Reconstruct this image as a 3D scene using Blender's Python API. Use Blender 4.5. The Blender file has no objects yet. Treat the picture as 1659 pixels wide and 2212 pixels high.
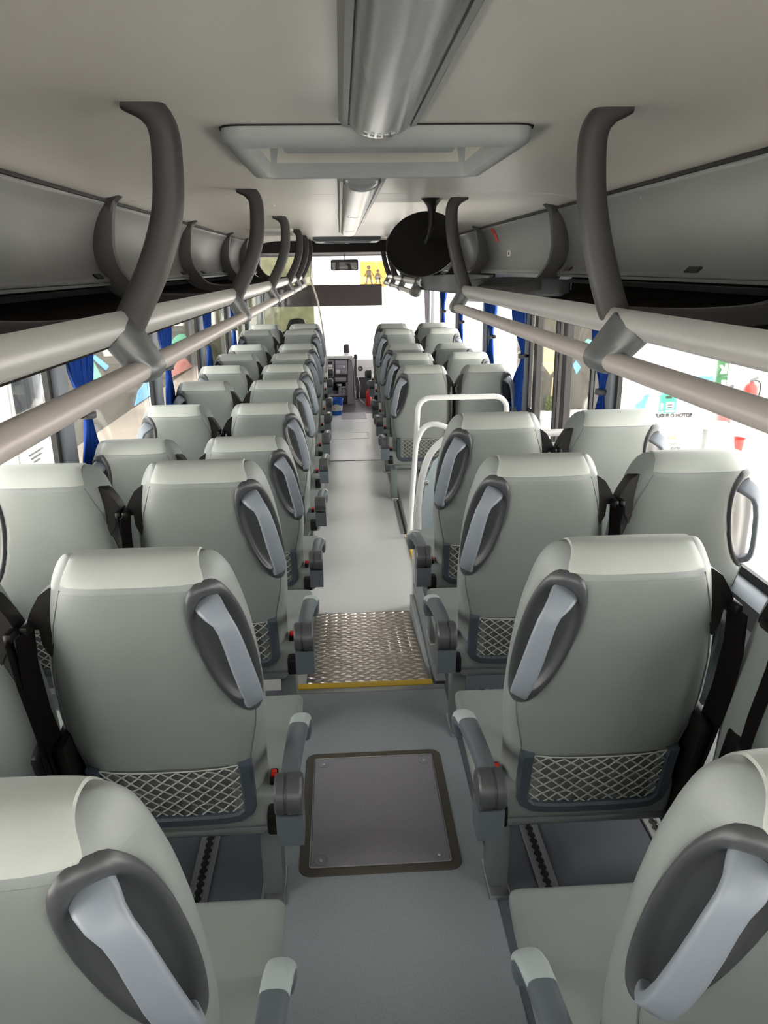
import bpy, bmesh, math, random
import numpy as np
from mathutils import Vector, Matrix

random.seed(7)
S = bpy.context.scene
COL = S.collection
PI = math.pi

# ------------------------------------------------------------------ camera
CAM_Z = 1.65
YAW, PITCH, ROLL, FPX = 0.051, 0.313, -0.014, 1640.0
cd = bpy.data.cameras.new('camera')
cam = bpy.data.objects.new('camera', cd)
COL.objects.link(cam)
fwd = Vector((math.sin(YAW) * math.cos(PITCH), math.cos(YAW) * math.cos(PITCH), -math.sin(PITCH)))
right = Vector((math.cos(YAW), -math.sin(YAW), 0))
up = right.cross(fwd)
r2 = right * math.cos(ROLL) + up * math.sin(ROLL)
u2 = up * math.cos(ROLL) - right * math.sin(ROLL)
mw = Matrix((r2, u2, -fwd)).transposed().to_4x4()
mw.translation = Vector((-0.078, 0, CAM_Z))
cam.matrix_world = mw
cd.sensor_fit = 'VERTICAL'
cd.sensor_height = 36.0
cd.lens = FPX / 2212 * 36.0
cd.clip_start = 0.02
cd.clip_end = 300
S.camera = cam

# ------------------------------------------------------------------ sky and exposure
w = bpy.data.worlds.new('overcast_sky')
S.world = w
w.use_nodes = True
bg = w.node_tree.nodes['Background']
bg.inputs['Color'].default_value = (1.0, 0.985, 0.955, 1)
bg.inputs['Strength'].default_value = 1.0
S.view_settings.view_transform = 'Standard'
S.view_settings.look = 'None'
S.view_settings.gamma = 1
S.view_settings.use_curve_mapping = False
S.view_settings.exposure = 2.92
cy = S.cycles
cy.max_bounces = 9
cy.diffuse_bounces = 5
cy.glossy_bounces = 4
cy.transparent_max_bounces = 16
cy.caustics_reflective = False
cy.caustics_refractive = False
cy.sample_clamp_indirect = 8
cy.adaptive_threshold = 0.02

sl = bpy.data.lights.new('veiled_sun', 'SUN')
sl.energy = 3.2
sl.angle = math.radians(35)
sl.color = (1.0, 0.96, 0.90)
so = bpy.data.objects.new('veiled_sun', sl)
so.rotation_euler = Vector((-0.22, -0.30, -1.0)).to_track_quat('-Z', 'Y').to_euler()
COL.objects.link(so)

# ------------------------------------------------------------------ materials
MATS = {}
def mat(name, col, rough=0.5, metal=0.0, spec=0.5, noise=0.0, nscale=60.0, bump=0.0, bscale=400.0, coat=0.0):
    if name in MATS:
        return MATS[name]
    m = bpy.data.materials.new(name)
    m.use_nodes = True
    nt = m.node_tree
    b = nt.nodes['Principled BSDF']
    b.inputs['Base Color'].default_value = (*col, 1)
    b.inputs['Roughness'].default_value = rough
    b.inputs['Metallic'].default_value = metal
    b.inputs['Specular IOR Level'].default_value = spec
    b.inputs['Coat Weight'].default_value = coat
    tc = None
    if noise or bump:
        tc = nt.nodes.new('ShaderNodeTexCoord')
    if noise:
        n = nt.nodes.new('ShaderNodeTexNoise')
        n.inputs['Scale'].default_value = nscale
        n.inputs['Detail'].default_value = 4
        nt.links.new(tc.outputs['Object'], n.inputs['Vector'])
        r = nt.nodes.new('ShaderNodeValToRGB')
        a = tuple(max(0, c * (1 - noise)) for c in col)
        d = tuple(min(1, c * (1 + noise)) for c in col)
        r.color_ramp.elements[0].position = 0.3
        r.color_ramp.elements[1].position = 0.7
        r.color_ramp.elements[0].color = (*a, 1)
        r.color_ramp.elements[1].color = (*d, 1)
        nt.links.new(n.outputs['Fac'], r.inputs['Fac'])
        nt.links.new(r.outputs['Color'], b.inputs['Base Color'])
    if bump:
        n = nt.nodes.new('ShaderNodeTexNoise')
        n.inputs['Scale'].default_value = bscale
        nt.links.new(tc.outputs['Object'], n.inputs['Vector'])
        bp = nt.nodes.new('ShaderNodeBump')
        bp.inputs['Strength'].default_value = bump
        bp.inputs['Distance'].default_value = 0.002
        nt.links.new(n.outputs['Fac'], bp.inputs['Height'])
        nt.links.new(bp.outputs['Normal'], b.inputs['Normal'])
    MATS[name] = m
    return m

def glass(name, tint=(1, 1, 1), refl=0.06):
    m = bpy.data.materials.new(name)
    m.use_nodes = True
    nt = m.node_tree
    nt.nodes.remove(nt.nodes['Principled BSDF'])
    out = nt.nodes['Material Output']
    t = nt.nodes.new('ShaderNodeBsdfTransparent')
    t.inputs['Color'].default_value = (*tint, 1)
    g = nt.nodes.new('ShaderNodeBsdfGlossy')
    g.inputs['Roughness'].default_value = 0.02
    lw = nt.nodes.new('ShaderNodeLayerWeight')
    lw.inputs['Blend'].default_value = 0.12
    mp = nt.nodes.new('ShaderNodeMath')
    mp.operation = 'MULTIPLY_ADD'
    mp.inputs[1].default_value = 0.6
    mp.inputs[2].default_value = refl * 0.5
    nt.links.new(lw.outputs['Fresnel'], mp.inputs[0])
    mx = nt.nodes.new('ShaderNodeMixShader')
    nt.links.new(mp.outputs[0], mx.inputs['Fac'])
    nt.links.new(t.outputs[0], mx.inputs[1])
    nt.links.new(g.outputs[0], mx.inputs[2])
    nt.links.new(mx.outputs[0], out.inputs['Surface'])
    MATS[name] = m
    return m

M_SEAT = mat('grey_green_leatherette', (0.232, 0.252, 0.238), 0.42, spec=0.5, noise=0.05, nscale=6, bump=0.12, bscale=900)
M_HEAD = mat('pale_grey_leatherette', (0.42, 0.445, 0.405), 0.45, spec=0.4, noise=0.03, nscale=8, bump=0.1, bscale=900)
M_PIPE = mat('seat_stitching', (0.13, 0.14, 0.13), 0.6)
M_BEZEL = mat('charcoal_handle_plastic', (0.060, 0.062, 0.066), 0.36)
M_HANDLE = mat('blue_grey_handle_plastic', (0.245, 0.272, 0.305), 0.4)
M_ARM = mat('slate_armrest_plastic', (0.10, 0.118, 0.132), 0.36)
M_ARMTIP = mat('pale_armrest_cap', (0.40, 0.45, 0.44), 0.5)
M_POCK = mat('navy_grey_pocket_frame', (0.055, 0.07, 0.085), 0.45)
M_SHEET = mat('dark_pocket_sheet', (0.11, 0.12, 0.11), 0.7)
M_NET = mat('grey_net_cord', (0.40, 0.41, 0.37), 0.8)
M_BLACK = mat('black_belt_plastic', (0.006, 0.005, 0.005), 0.4, spec=0.3)
M_BELT = mat('black_webbing', (0.005, 0.004, 0.004), 0.9, spec=0.1)
M_RED = mat('red_buckle_button', (0.75, 0.02, 0.015), 0.4)
M_LEG = mat('grey_green_leg_paint', (0.17, 0.195, 0.19), 0.45)
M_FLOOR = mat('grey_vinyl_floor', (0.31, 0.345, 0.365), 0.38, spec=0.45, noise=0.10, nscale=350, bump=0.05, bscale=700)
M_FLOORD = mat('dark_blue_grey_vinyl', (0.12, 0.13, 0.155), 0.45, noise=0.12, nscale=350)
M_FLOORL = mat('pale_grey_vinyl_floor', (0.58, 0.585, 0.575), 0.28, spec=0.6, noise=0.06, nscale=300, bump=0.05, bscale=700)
M_FLOORF = mat('daylit_front_vinyl', (0.68, 0.68, 0.70), 0.3, spec=0.5, noise=0.05, nscale=300)  # paler than the middle floor: door and windscreen light put into the colour
M_HATCH = mat('purple_grey_hatch_vinyl', (0.275, 0.264, 0.295), 0.33, noise=0.15, nscale=350, bump=0.05, bscale=700)
M_BRONZE = mat('bronze_frame', (0.105, 0.095, 0.078), 0.5, metal=0.3)
M_STEEL = mat('bare_steel', (0.55, 0.56, 0.57), 0.3, metal=1.0)
M_PLATE = mat('chequer_plate_aluminium', (0.30, 0.26, 0.23), 0.34, metal=1.0, noise=0.12, nscale=9)
M_TREAD = mat('worn_tread_aluminium', (0.88, 0.79, 0.71), 0.28, metal=1.0)
M_YELLOW = mat('yellow_step_edge', (0.62, 0.40, 0.03), 0.5)
M_TRACK = mat('track_aluminium', (0.42, 0.44, 0.44), 0.4, metal=0.8)
M_CEIL = mat('warm_white_ceiling', (0.89, 0.86, 0.81), 0.33, spec=0.5, noise=0.01, nscale=4)
M_HATCHW = mat('pale_blue_grey_hatch', (0.50, 0.525, 0.53), 0.4)
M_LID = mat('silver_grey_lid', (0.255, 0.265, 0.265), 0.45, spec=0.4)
M_LIDGAP = mat('black_rubber', (0.012, 0.012, 0.012), 0.6)
M_TRAY = mat('black_tray_carpet', (0.012, 0.010, 0.009), 0.9, spec=0.1)
M_POST = mat('charcoal_post_plastic', (0.050, 0.048, 0.046), 0.5)
M_CLIP = mat('grey_clip_plastic', (0.095, 0.102, 0.106), 0.36)
M_FASCIA = mat('satin_silver_fascia', (0.50, 0.50, 0.495), 0.33, metal=0.35)
M_RAIL = mat('warm_silver_rail', (0.52, 0.47, 0.45), 0.35, metal=0.3)
M_STRIP = mat('brushed_light_cover', (0.50, 0.515, 0.53), 0.24, metal=0.55)
M_STRIPE = mat('light_cover_edge', (0.36, 0.37, 0.37), 0.35, metal=0.5)
M_WALL = mat('pale_wall_laminate', (0.46, 0.50, 0.51), 0.45)
M_SILL = mat('blue_grey_sill', (0.20, 0.225, 0.25), 0.35)
M_PILLAR = mat('blue_grey_pillar', (0.20, 0.22, 0.25), 0.5)
M_CURT = mat('royal_blue_curtain', (0.008, 0.055, 0.30), 0.75, spec=0.2, noise=0.12, nscale=30)
M_WHITE = mat('white_paint', (0.80, 0.80, 0.78), 0.3)
M_PANEL = mat('pale_blue_partition', (0.52, 0.60, 0.62), 0.4)
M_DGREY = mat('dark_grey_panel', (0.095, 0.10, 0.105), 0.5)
M_DASH = mat('mauve_grey_dash', (0.33, 0.30, 0.33), 0.5)
M_DASHD = mat('dark_dash_plastic', (0.055, 0.045, 0.055), 0.45)
M_LAV = mat('lavender_curtain', (0.42, 0.38, 0.46), 0.8)
M_SHADE = mat('dark_sun_blind', (0.045, 0.035, 0.036), 0.7)
M_BUCKET = mat('blue_bucket_plastic', (0.01, 0.14, 0.62), 0.35)
M_DOORK = mat('black_door_frame', (0.022, 0.020, 0.020), 0.4)
M_GLASS = glass('window_glass')
M_ACRYL = glass('clear_acrylic', (0.93, 0.95, 0.93), 0.08)
M_MIRROR = mat('mirror_glass', (0.75, 0.75, 0.78), 0.03, metal=1.0)
M_ASPH = mat('concrete_yard', (0.55, 0.53, 0.49), 0.9, noise=0.15, nscale=1.2)
M_RWALL = mat('shade_darkened_render', (0.085, 0.078, 0.064), 0.95, noise=0.30, nscale=1.5, bump=0.3, bscale=20)  # base colour darkened to carry the shade on the left wall
M_MOSS = mat('mossy_wall', (0.11, 0.11, 0.06), 0.95, noise=0.35, nscale=3)
M_BUSW = mat('white_bus_paint', (0.82, 0.83, 0.82), 0.25)
M_BUSG = mat('dark_bus_glass', (0.03, 0.035, 0.04), 0.08)
M_GREEN = mat('green_card', (0.16, 0.50, 0.33), 0.8)
M_BLUEC = mat('blue_card', (0.14, 0.36, 0.62), 0.8)
M_PINKC = mat('pink_card', (0.55, 0.24, 0.21), 0.8)
M_CREAM = mat('cream_card', (0.50, 0.40, 0.24), 0.8)
M_SIGNG = mat('green_sign', (0.01, 0.13, 0.03), 0.5)
M_SIGNT = mat('teal_sign', (0.05, 0.42, 0.26), 0.5)
M_PRINTW = mat('white_print', (0.85, 0.85, 0.82), 0.6)
M_PRINTK = mat('black_print', (0.02, 0.02, 0.022), 0.6)
M_EXT = mat('extinguisher_red', (0.62, 0.03, 0.02), 0.35)
M_ORANGE = mat('school_sign_orange', (0.38, 0.19, 0.025), 0.6)
M_FIG = mat('school_sign_figure', (0.045, 0.03, 0.015), 0.7)
M_LEAF = mat('weed_leaf', (0.10, 0.13, 0.03), 0.8, noise=0.3, nscale=20)

# ------------------------------------------------------------------ mesh helpers
class MB:
    """collects geometry for ONE mesh"""
    def __init__(s):
        s.v, s.f = [], []
    def add(s, vs, fs):
        k = len(s.v)
        s.v += [tuple(float(c) for c in v) for v in vs]
        s.f += [tuple(i + k for i in f) for f in fs]
        return s
    def box(s, c, d, rz=0.0, rx=0.0, ry=0.0, bev=0.0, seg=2):
        bm = bmesh.new()
        bmesh.ops.create_cube(bm, size=1)
        for v in bm.verts:
            v.co = Vector((v.co.x * d[0], v.co.y * d[1], v.co.z * d[2]))
        if bev:
            bmesh.ops.bevel(bm, geom=bm.edges[:], offset=bev, segments=seg, affect='EDGES', profile=0.5)
        R = Matrix.Rotation(rz, 3, 'Z') @ Matrix.Rotation(ry, 3, 'Y') @ Matrix.Rotation(rx, 3, 'X')
        bm.verts.index_update()
        vs = [R @ v.co + Vector(c) for v in bm.verts]
        fs = [[v.index for v in f.verts] for f in bm.faces]
        bm.free()
        return s.add(vs, fs)
    def bounds(s, x0, x1, y0, y1, z0, z1, bev=0.0, seg=2):
        return s.box(((x0 + x1) / 2, (y0 + y1) / 2, (z0 + z1) / 2), (abs(x1 - x0), abs(y1 - y0), abs(z1 - z0)), bev=bev, seg=seg)
    def tube(s, path, r, n=10, closed=False, caps=True):
        P = [Vector(p) for p in path]
        m = len(P)
        rr = r if isinstance(r, (list, tuple)) else [r] * m
        vs, fs = [], []
        prev = None
        for i, p in enumerate(P):
            if closed:
                t = P[(i + 1) % m] - P[i - 1]
            else:
                t = P[min(i + 1, m - 1)] - P[max(i - 1, 0)]
            t.normalize()
            if prev is None:
                a = Vector((0, 0, 1)) if abs(t.z) < 0.9 else Vector((1, 0, 0))
                nn = t.cross(a).normalized()
            else:
                nn = (prev - t * prev.dot(t)).normalized()
            prev = nn
            b = t.cross(nn)
            for k in range(n):
                an = 2 * PI * k / n
                vs.append(p + (nn * math.cos(an) + b * math.sin(an)) * rr[i])
        for i in range(m if closed else m - 1):
            j = (i + 1) % m
            for k in range(n):
                fs.append((i * n + k, i * n + (k + 1) % n, j * n + (k + 1) % n, j * n + k))
        if caps and not closed:
            fs.append(tuple(range(n))[::-1])
            fs.append(tuple((m - 1) * n + k for k in range(n)))
        return s.add(vs, fs)
    def sweep(s, frames, sec):
        """frames: (point, axis_a, axis_b); sec: list of (a, b)"""
        n = len(sec)
        vs, fs = [], []
        for fr in frames:
            p, a, b = fr[:3]
            k = fr[3] if len(fr) > 3 else (1, 1)
            for (sa, sb) in sec:
                vs.append(Vector(p) + Vector(a) * sa * k[0] + Vector(b) * sb * k[1])
        for i in range(len(frames) - 1):
            for k in range(n):
                fs.append((i * n + k, i * n + (k + 1) % n, (i + 1) * n + (k + 1) % n, (i + 1) * n + k))
        fs.append(tuple(range(n))[::-1])
        fs.append(tuple((len(frames) - 1) * n + k for k in range(n)))
        return s.add(vs, fs)
    def prism_y(s, prof, y0, y1):
        """closed polygon of (x, z) extruded along y"""
        n = len(prof)
        vs = [(x, y0, z) for x, z in prof] + [(x, y1, z) for x, z in prof]
        fs = [(k, (k + 1) % n, n + (k + 1) % n, n + k) for k in range(n)]
        fs += [tuple(range(n))[::-1], tuple(range(n, 2 * n))]
        return s.add(vs, fs)
    def prism(s, poly, o, ax, ay, n, t):
        """polygon (a,b) in plane (o,ax,ay) extruded by t along n"""
        o, ax, ay, n = Vector(o), Vector(ax), Vector(ay), Vector(n)
        k = len(poly)
        vs = [o + ax * a + ay * b for a, b in poly] + [o + ax * a + ay * b + n * t for a, b in poly]
        fs = [(i, (i + 1) % k, k + (i + 1) % k, k + i) for i in range(k)]
        fs += [tuple(range(k))[::-1], tuple(range(k, 2 * k))]
        return s.add(vs, fs)
    def lathe(s, prof, c, axis='Z', n=24, cap=True):
        """prof: (r, h) from the first ring to the last"""
        vs, fs = [], []
        for r, h in prof:
            for k in range(n):
                a = 2 * PI * k / n
                x, y = r * math.cos(a), r * math.sin(a)
                p = {'Z': (x, y, h), 'Y': (x, h, y), 'X': (h, x, y)}[axis]
                vs.append((p[0] + c[0], p[1] + c[1], p[2] + c[2]))
        m = len(prof)
        for i in range(m - 1):
            for k in range(n):
                fs.append((i * n + k, i * n + (k + 1) % n, (i + 1) * n + (k + 1) % n, (i + 1) * n + k))
        if cap:
            fs.append(tuple(range(n))[::-1])
            fs.append(tuple((m - 1) * n + k for k in range(n)))
        return s.add(vs, fs)
    def grid(s, pts, closed_u=False):
        m, n = len(pts), len(pts[0])
        vs = [p for row in pts for p in row]
        fs = []
        for i in range(m - 1):
            for k in range(n if closed_u else n - 1):
                fs.append((i * n + k, i * n + (k + 1) % n, (i + 1) * n + (k + 1) % n, (i + 1) * n + k))
        return s.add(vs, fs)
    def flipx(s):
        s.v = [(-x, y, z) for x, y, z in s.v]
        return s
    def build(s, name, m, parent=None, smooth=40, loc=None, solid=0.0, recalc=True):
        me = bpy.data.meshes.new(name)
        me.from_pydata(s.v, [], s.f)
        if recalc:
            bm = bmesh.new()
            bm.from_mesh(me)
            bmesh.ops.recalc_face_normals(bm, faces=bm.faces[:])
            bm.to_mesh(me)
            bm.free()
        if smooth:
            me.polygons.foreach_set('use_smooth', [True] * len(me.polygons))
            me.set_sharp_from_angle(angle=math.radians(smooth))
        me.materials.append(m)
        me.update()
        o = bpy.data.objects.new(name, me)
        COL.objects.link(o)
        if parent is not None:
            o.parent = parent
        if loc is not None:
            o.location = loc
        if solid:
            md = o.modifiers.new('thickness', 'SOLIDIFY')
            md.thickness = solid
            md.offset = 0
        return o

def empty(name, loc=(0, 0, 0)):
    o = bpy.data.objects.new(name, None)
    o.location = loc
    o.empty_display_size = 0.1
    COL.objects.link(o)
    return o
def tag(o, label, cat, group=None):
    o['label'] = label
    o['category'] = cat
    if group:
        o['group'] = group
    return o
def struct(o, label=None):
    o['kind'] = 'structure'
    if label:
        o['label'] = label
    return o
KIDS = {}
def copy_tree(o, parent=None):
    c = o.copy()
    COL.objects.link(c)
    c.parent = parent
    for ch in [x for x in bpy.data.objects if x.parent == o]:
        copy_tree(ch, c)
    return c
def text_mb(txt, size, bold=0.0, italic=0.0):
    """flat lettering as mesh verts in the XY plane, centred"""
    cu = bpy.data.curves.new('lettering', 'FONT')
    cu.body = txt
    cu.size = size
    cu.align_x = 'CENTER'
    cu.align_y = 'CENTER'
    cu.offset = bold
    cu.shear = italic
    cu.extrude = 0.0015
    ob = bpy.data.objects.new('lettering', cu)
    COL.objects.link(ob)
    bpy.context.view_layer.update()
    me = ob.to_mesh()
    vs = [v.co.copy() for v in me.vertices]
    fs = [tuple(p.vertices) for p in me.polygons]
    ob.to_mesh_clear()
    bpy.data.objects.remove(ob)
    bpy.data.curves.remove(cu)
    return vs, fs
def lettering(txt, size, name, m, parent, o, ax, ay, bold=0.0, italic=0.0):
    vs, fs = text_mb(txt, size, bold, italic)
    ax, ay = Vector(ax), Vector(ay)
    n = ax.cross(ay)
    mb = MB().add([Vector(o) + ax * v.x + ay * v.y + n * v.z for v in vs], fs)
    ob = mb.build(name, m, parent, smooth=0, recalc=False)
    return ob

# ================================================================== THE SHELL
ZL = -0.155          # low floor
ZF = -0.085          # front podiums
XW = 1.27            # inner wall face
ZC = 1.965           # ceiling
Y0, Y1 = -1.4, 11.9
# floors
fl = MB()
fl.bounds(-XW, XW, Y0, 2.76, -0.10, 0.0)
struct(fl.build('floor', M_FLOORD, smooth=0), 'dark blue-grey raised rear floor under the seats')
a = MB().bounds(-0.345, 0.30, Y0, 2.755, -0.02, 0.004, bev=0.003, seg=1)
struct(a.build('floor_aisle_rear', M_FLOOR, smooth=0), 'grey vinyl strip along the rear aisle')
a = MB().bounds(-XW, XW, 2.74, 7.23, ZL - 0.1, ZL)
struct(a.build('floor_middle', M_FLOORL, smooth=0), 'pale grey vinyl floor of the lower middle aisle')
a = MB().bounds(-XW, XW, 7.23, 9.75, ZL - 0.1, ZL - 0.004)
struct(a.build('floor_front', M_FLOORF, smooth=0), 'grey vinyl floor near the dashboard, paled for door light')
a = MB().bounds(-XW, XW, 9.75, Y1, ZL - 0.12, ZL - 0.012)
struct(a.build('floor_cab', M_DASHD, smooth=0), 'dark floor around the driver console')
a = MB().bounds(-0.30, 0.29, 7.222, 7.236, ZL - 0.01, ZL + 0.003)
struct(a.build('trim_1', M_BRONZE, smooth=0), 'thin dark joint strip across the aisle floor')
# podiums on the right (raised rows three and four) and the low front podiums
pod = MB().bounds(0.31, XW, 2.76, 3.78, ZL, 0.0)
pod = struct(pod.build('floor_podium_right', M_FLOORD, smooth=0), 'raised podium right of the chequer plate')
e = MB().bounds(0.268, 0.312, 2.77, 3.79, ZL, 0.012, bev=0.004, seg=1)
e.build('edge_strip', M_TRACK, pod, smooth=0)
e = MB().bounds(0.246, 0.268, 2.78, 3.74, -0.13, -0.03, bev=0.003, seg=1)
e.build('lower_edge_strip', M_WALL, pod, smooth=0)
for sx in (-1, 1):
    pf = MB()
    pf.bounds(sx * 0.31, sx * XW, 7.75, 10.0, ZL, ZF)
    pf = struct(pf.build('floor_podium_front', M_FLOOR, smooth=0), 'low %s front podium under the first rows' % ('left' if sx < 0 else 'right'))
    MB().bounds(sx * 0.285, sx * 0.312, 7.4, 10.2, ZL, ZF + 0.006, bev=0.003, seg=1).build('edge_strip', M_WHITE, pf, smooth=0)
# step riser and yellow nosing at the top of the chequer ramp
nos = MB().bounds(-0.345, 0.255, 2.745, 2.785, -0.012, 0.012, bev=0.005)
struct(nos.build('trim_2', M_YELLOW), 'yellow edging strip in front of the chequer plate')
nos = MB().bounds(-0.345, 0.30, 2.715, 2.745, 0.0, 0.009, bev=0.003)
struct(nos.build('trim_3', M_TRACK), 'thin grey metal strip beside the yellow edging')
# stairwell box at the middle door: lower than the floor
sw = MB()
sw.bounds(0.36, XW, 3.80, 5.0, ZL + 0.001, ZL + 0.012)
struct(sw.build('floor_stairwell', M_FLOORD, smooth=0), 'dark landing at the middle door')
sy = MB().bounds(0.33, 0.36, 3.80, 5.02, ZL, ZL + 0.014, bev=0.003, seg=1)
struct(sy.build('trim_4', M_YELLOW, smooth=0), 'yellow edging along the door landing')
# seat tracks let into the floor: an aluminium channel with a wavy row of holes
def track(x, y0, y1, z, label):
    t = empty('seat_track', (x, y0, z))
    tag(t, label, 'track', 'seat tracks in the floor')
    L = y1 - y0
    MB().bounds(-0.028, -0.012, 0, L, 0, 0.010, bev=0.002, seg=1).build('rail_lip', M_TRACK, t, smooth=0)
    MB().bounds(0.012, 0.028, 0, L, 0, 0.010, bev=0.002, seg=1).build('rail_lip', M_TRACK, t, smooth=0)
    MB().bounds(-0.012, 0.012, 0, L, 0, 0.004).build('slot', M_LIDGAP, t, smooth=0)
    mb = MB()
    k = 0
    while k * 0.026 < L - 0.02:
        y = 0.013 + k * 0.026
        mb.add([(-0.012, y - 0.009, 0.0045), (-0.006, y, 0.0045), (-0.012, y + 0.009, 0.0045), (-0.012, y - 0.009, 0.009), (-0.006, y, 0.009), (-0.012, y + 0.009, 0.009),
                (0.012, y - 0.009, 0.0045), (0.006, y, 0.0045), (0.012, y + 0.009, 0.0045), (0.012, y - 0.009, 0.009), (0.006, y, 0.009), (0.012, y + 0.009, 0.009)],
               [(0, 1, 4, 3), (1, 2, 5, 4), (3, 4, 5), (6, 9, 10, 7), (7, 10, 11, 8), (9, 11, 10)])
        k += 1
    o = mb.build('scalloped_edge', M_TRACK, t, smooth=0)
    o['kind'] = 'stuff'
track(-0.52, 0.3, 2.70, 0.0, 'scalloped metal seat track in dark floor under the left rear seats')
track(0.45, 0.3, 2.70, 0.0, 'scalloped metal seat track nearest the aisle under the right rear seats')
track(0.835, 0.3, 2.70, 0.0, 'scalloped metal seat track nearer the windows under the right rear seats')
track(0.33, 5.05, 7.2, ZL, 'steel seat track end poking out beside the white hand rail')
track(0.60, 5.1, 7.2, ZL, 'dark seat track under the seats beyond the middle door')
track(-0.40, 3.9, 7.2, ZL, 'seat track along the lower left row of seats')

# ---- walls
for sx, side in ((-1, 'left'), (1, 'right')):
    X = lambda d: sx * d
    segs = [(Y0, Y1)] if sx < 0 else [(Y0, 3.98), (5.30, 10.45)]
    wl = MB()
    for (ya, yb) in segs:
        wl.bounds(X(XW), X(XW + 0.06), ya, yb, -0.4, 0.60)
    wl.bounds(X(XW), X(XW + 0.06), Y0, Y1, 1.50, 2.0)
    W = struct(wl.build('wall_' + side, M_WALL, smooth=0), 'pale grey %s side wall below and above the windows' % side)
    for (ya, yb) in segs:
        MB().prism_y([(X(1.268), 0.635), (X(1.22), 0.625), (X(1.20), 0.600), (X(1.268), 0.575)], ya, yb).build('sill', M_HANDLE, W)
        MB().prism_y([(X(1.268), 0.59), (X(1.207), 0.596), (X(1.222), 0.50), (X(1.268), 0.50)], ya, yb).build('sill_panel', M_DGREY if sx > 0 else M_SILL, W)
        MB().bounds(X(1.255), X(1.272), ya, yb, 0.63, 0.665).build('window_seal', M_LIDGAP, W, smooth=0)
    MB().bounds(X(1.03), X(1.268), Y0, 3.75 if sx > 0 else 2.70, 0.0, 0.065, bev=0.012).build('heater_duct', M_WALL, W)
    MB().bounds(X(1.12), X(1.268), 5.5 if sx > 0 else 3.3, 9.6, ZL, 0.05, bev=0.015).build('heater_duct', M_WALL, W)
# pillars
def pillar(sx, y, wd=0.13, parent=None):
    p = struct(MB().bounds(sx * 1.225, sx * 1.268, y - wd / 2, y + wd / 2, 0.62, 1.52, bev=0.012).build('trim_pillar', M_PILLAR), 'blue-grey window pillar on the %s wall' % ('left' if sx < 0 else 'right'))
    MB().bounds(sx * 1.25, sx * 1.272, y - wd / 2 - 0.035, y - wd / 2 + 0.002, 0.62, 1.52).build('rubber_seal', M_LIDGAP, p, smooth=0)
    MB().bounds(sx * 1.25, sx * 1.272, y + wd / 2 - 0.002, y + wd / 2 + 0.035, 0.62, 1.52).build('rubber_seal', M_LIDGAP, p, smooth=0)
    return p
LP = [-0.15, 1.5, 3.20, 4.86, 6.50, 8.14, 9.80]
RP = [0.1, 1.95, 3.72, 5.50, 7.1, 8.85, 10.3]
for y in LP:
    pillar(-1, y)
for y in RP:
    pillar(1, y)
nwin = 0
def pane(sx, ya, yb, z0=0.63, z1=1.52):
    global nwin
    nwin += 1
    struct(MB().bounds(sx * 1.292, sx * 1.298, ya, yb, z0, z1).build('window_%d' % nwin, M_GLASS, smooth=0), 'clear side window pane on the %s wall' % ('left' if sx < 0 else 'right'))
ys = [Y0] + LP + [11.6]
for a_, b_ in zip(ys[:-1], ys[1:]):
    pane(-1, a_ + 0.03, b_ - 0.03)
ys = [Y0] + RP[:3]
for a_, b_ in zip(ys[:-1], ys[1:]):
    pane(1, a_ + 0.03, b_ - 0.03)
ys = RP[3:]
for a_, b_ in zip(ys[:-1], ys[1:]):
    pane(1, a_ + 0.03, b_ - 0.03)
# left wall: sliding-vent mullion lines are only seals, skip; middle door on the right
d1 = struct(empty('door_1', (1.27, 4.64, ZL)), 'dark framed middle door with two tall glass leaves')
for k, (ya, yb) in enumerate(((3.98, 4.60), (4.68, 5.30))):
    lf = MB()
    y_0, y_1 = ya - 4.64, yb - 4.64
    lf.bounds(-0.02, 0.03, y_0, y_0 + 0.075, -0.35, 1.66, bev=0.006, seg=1)
    leaf = lf.build('door_stile', M_DOORK, d1, smooth=0)
    MB().bounds(-0.02, 0.03, y_1 - 0.075, y_1, -0.35, 1.66, bev=0.006, seg=1).build('door_stile', M_DOORK, d1, smooth=0)
    MB().bounds(-0.035, -0.02, y_0 + 0.0, y_0 + 0.03, -0.3, 1.62).build('rubber_seal', M_LIDGAP, d1, smooth=0)
    MB().bounds(-0.02, 0.03, y_0 + 0.075, y_1 - 0.075, -0.35, -0.20).build('bottom_rail', M_DASHD, d1, smooth=0)
    MB().bounds(0.0, 0.006, y_0 + 0.075, y_1 - 0.075, -0.20, 1.66).build('glass_pane', M_GLASS, d1, smooth=0)
hd = MB().prism_y([(1.15, 1.50), (1.19, 1.33), (1.268, 1.31), (1.268, 1.50)], 3.85, 6.0)
hd = tag(hd.build('door_header', M_DGREY), 'dark grey curved panel above the middle door with green stickers', 'panel')
def on_header(y, z0, z1, wd, name, m):
    xa = lambda z: 1.15 + (1.50 - z) * 0.04 / 0.17 - 0.0025
    MB().add([(xa(z0), y, z0), (xa(z0), y + wd, z0), (xa(z1), y + wd, z1), (xa(z1), y, z1)], [(0, 1, 2, 3)]).build(name, m, hd, smooth=0)
on_header(5.36, 1.38, 1.47, 0.11, 'green_sticker', M_SIGNT)
on_header(5.385, 1.40, 1.445, 0.03, 'sticker_print', M_PRINTW)
on_header(5.60, 1.385, 1.46, 0.06, 'white_sticker', M_PRINTW)

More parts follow.
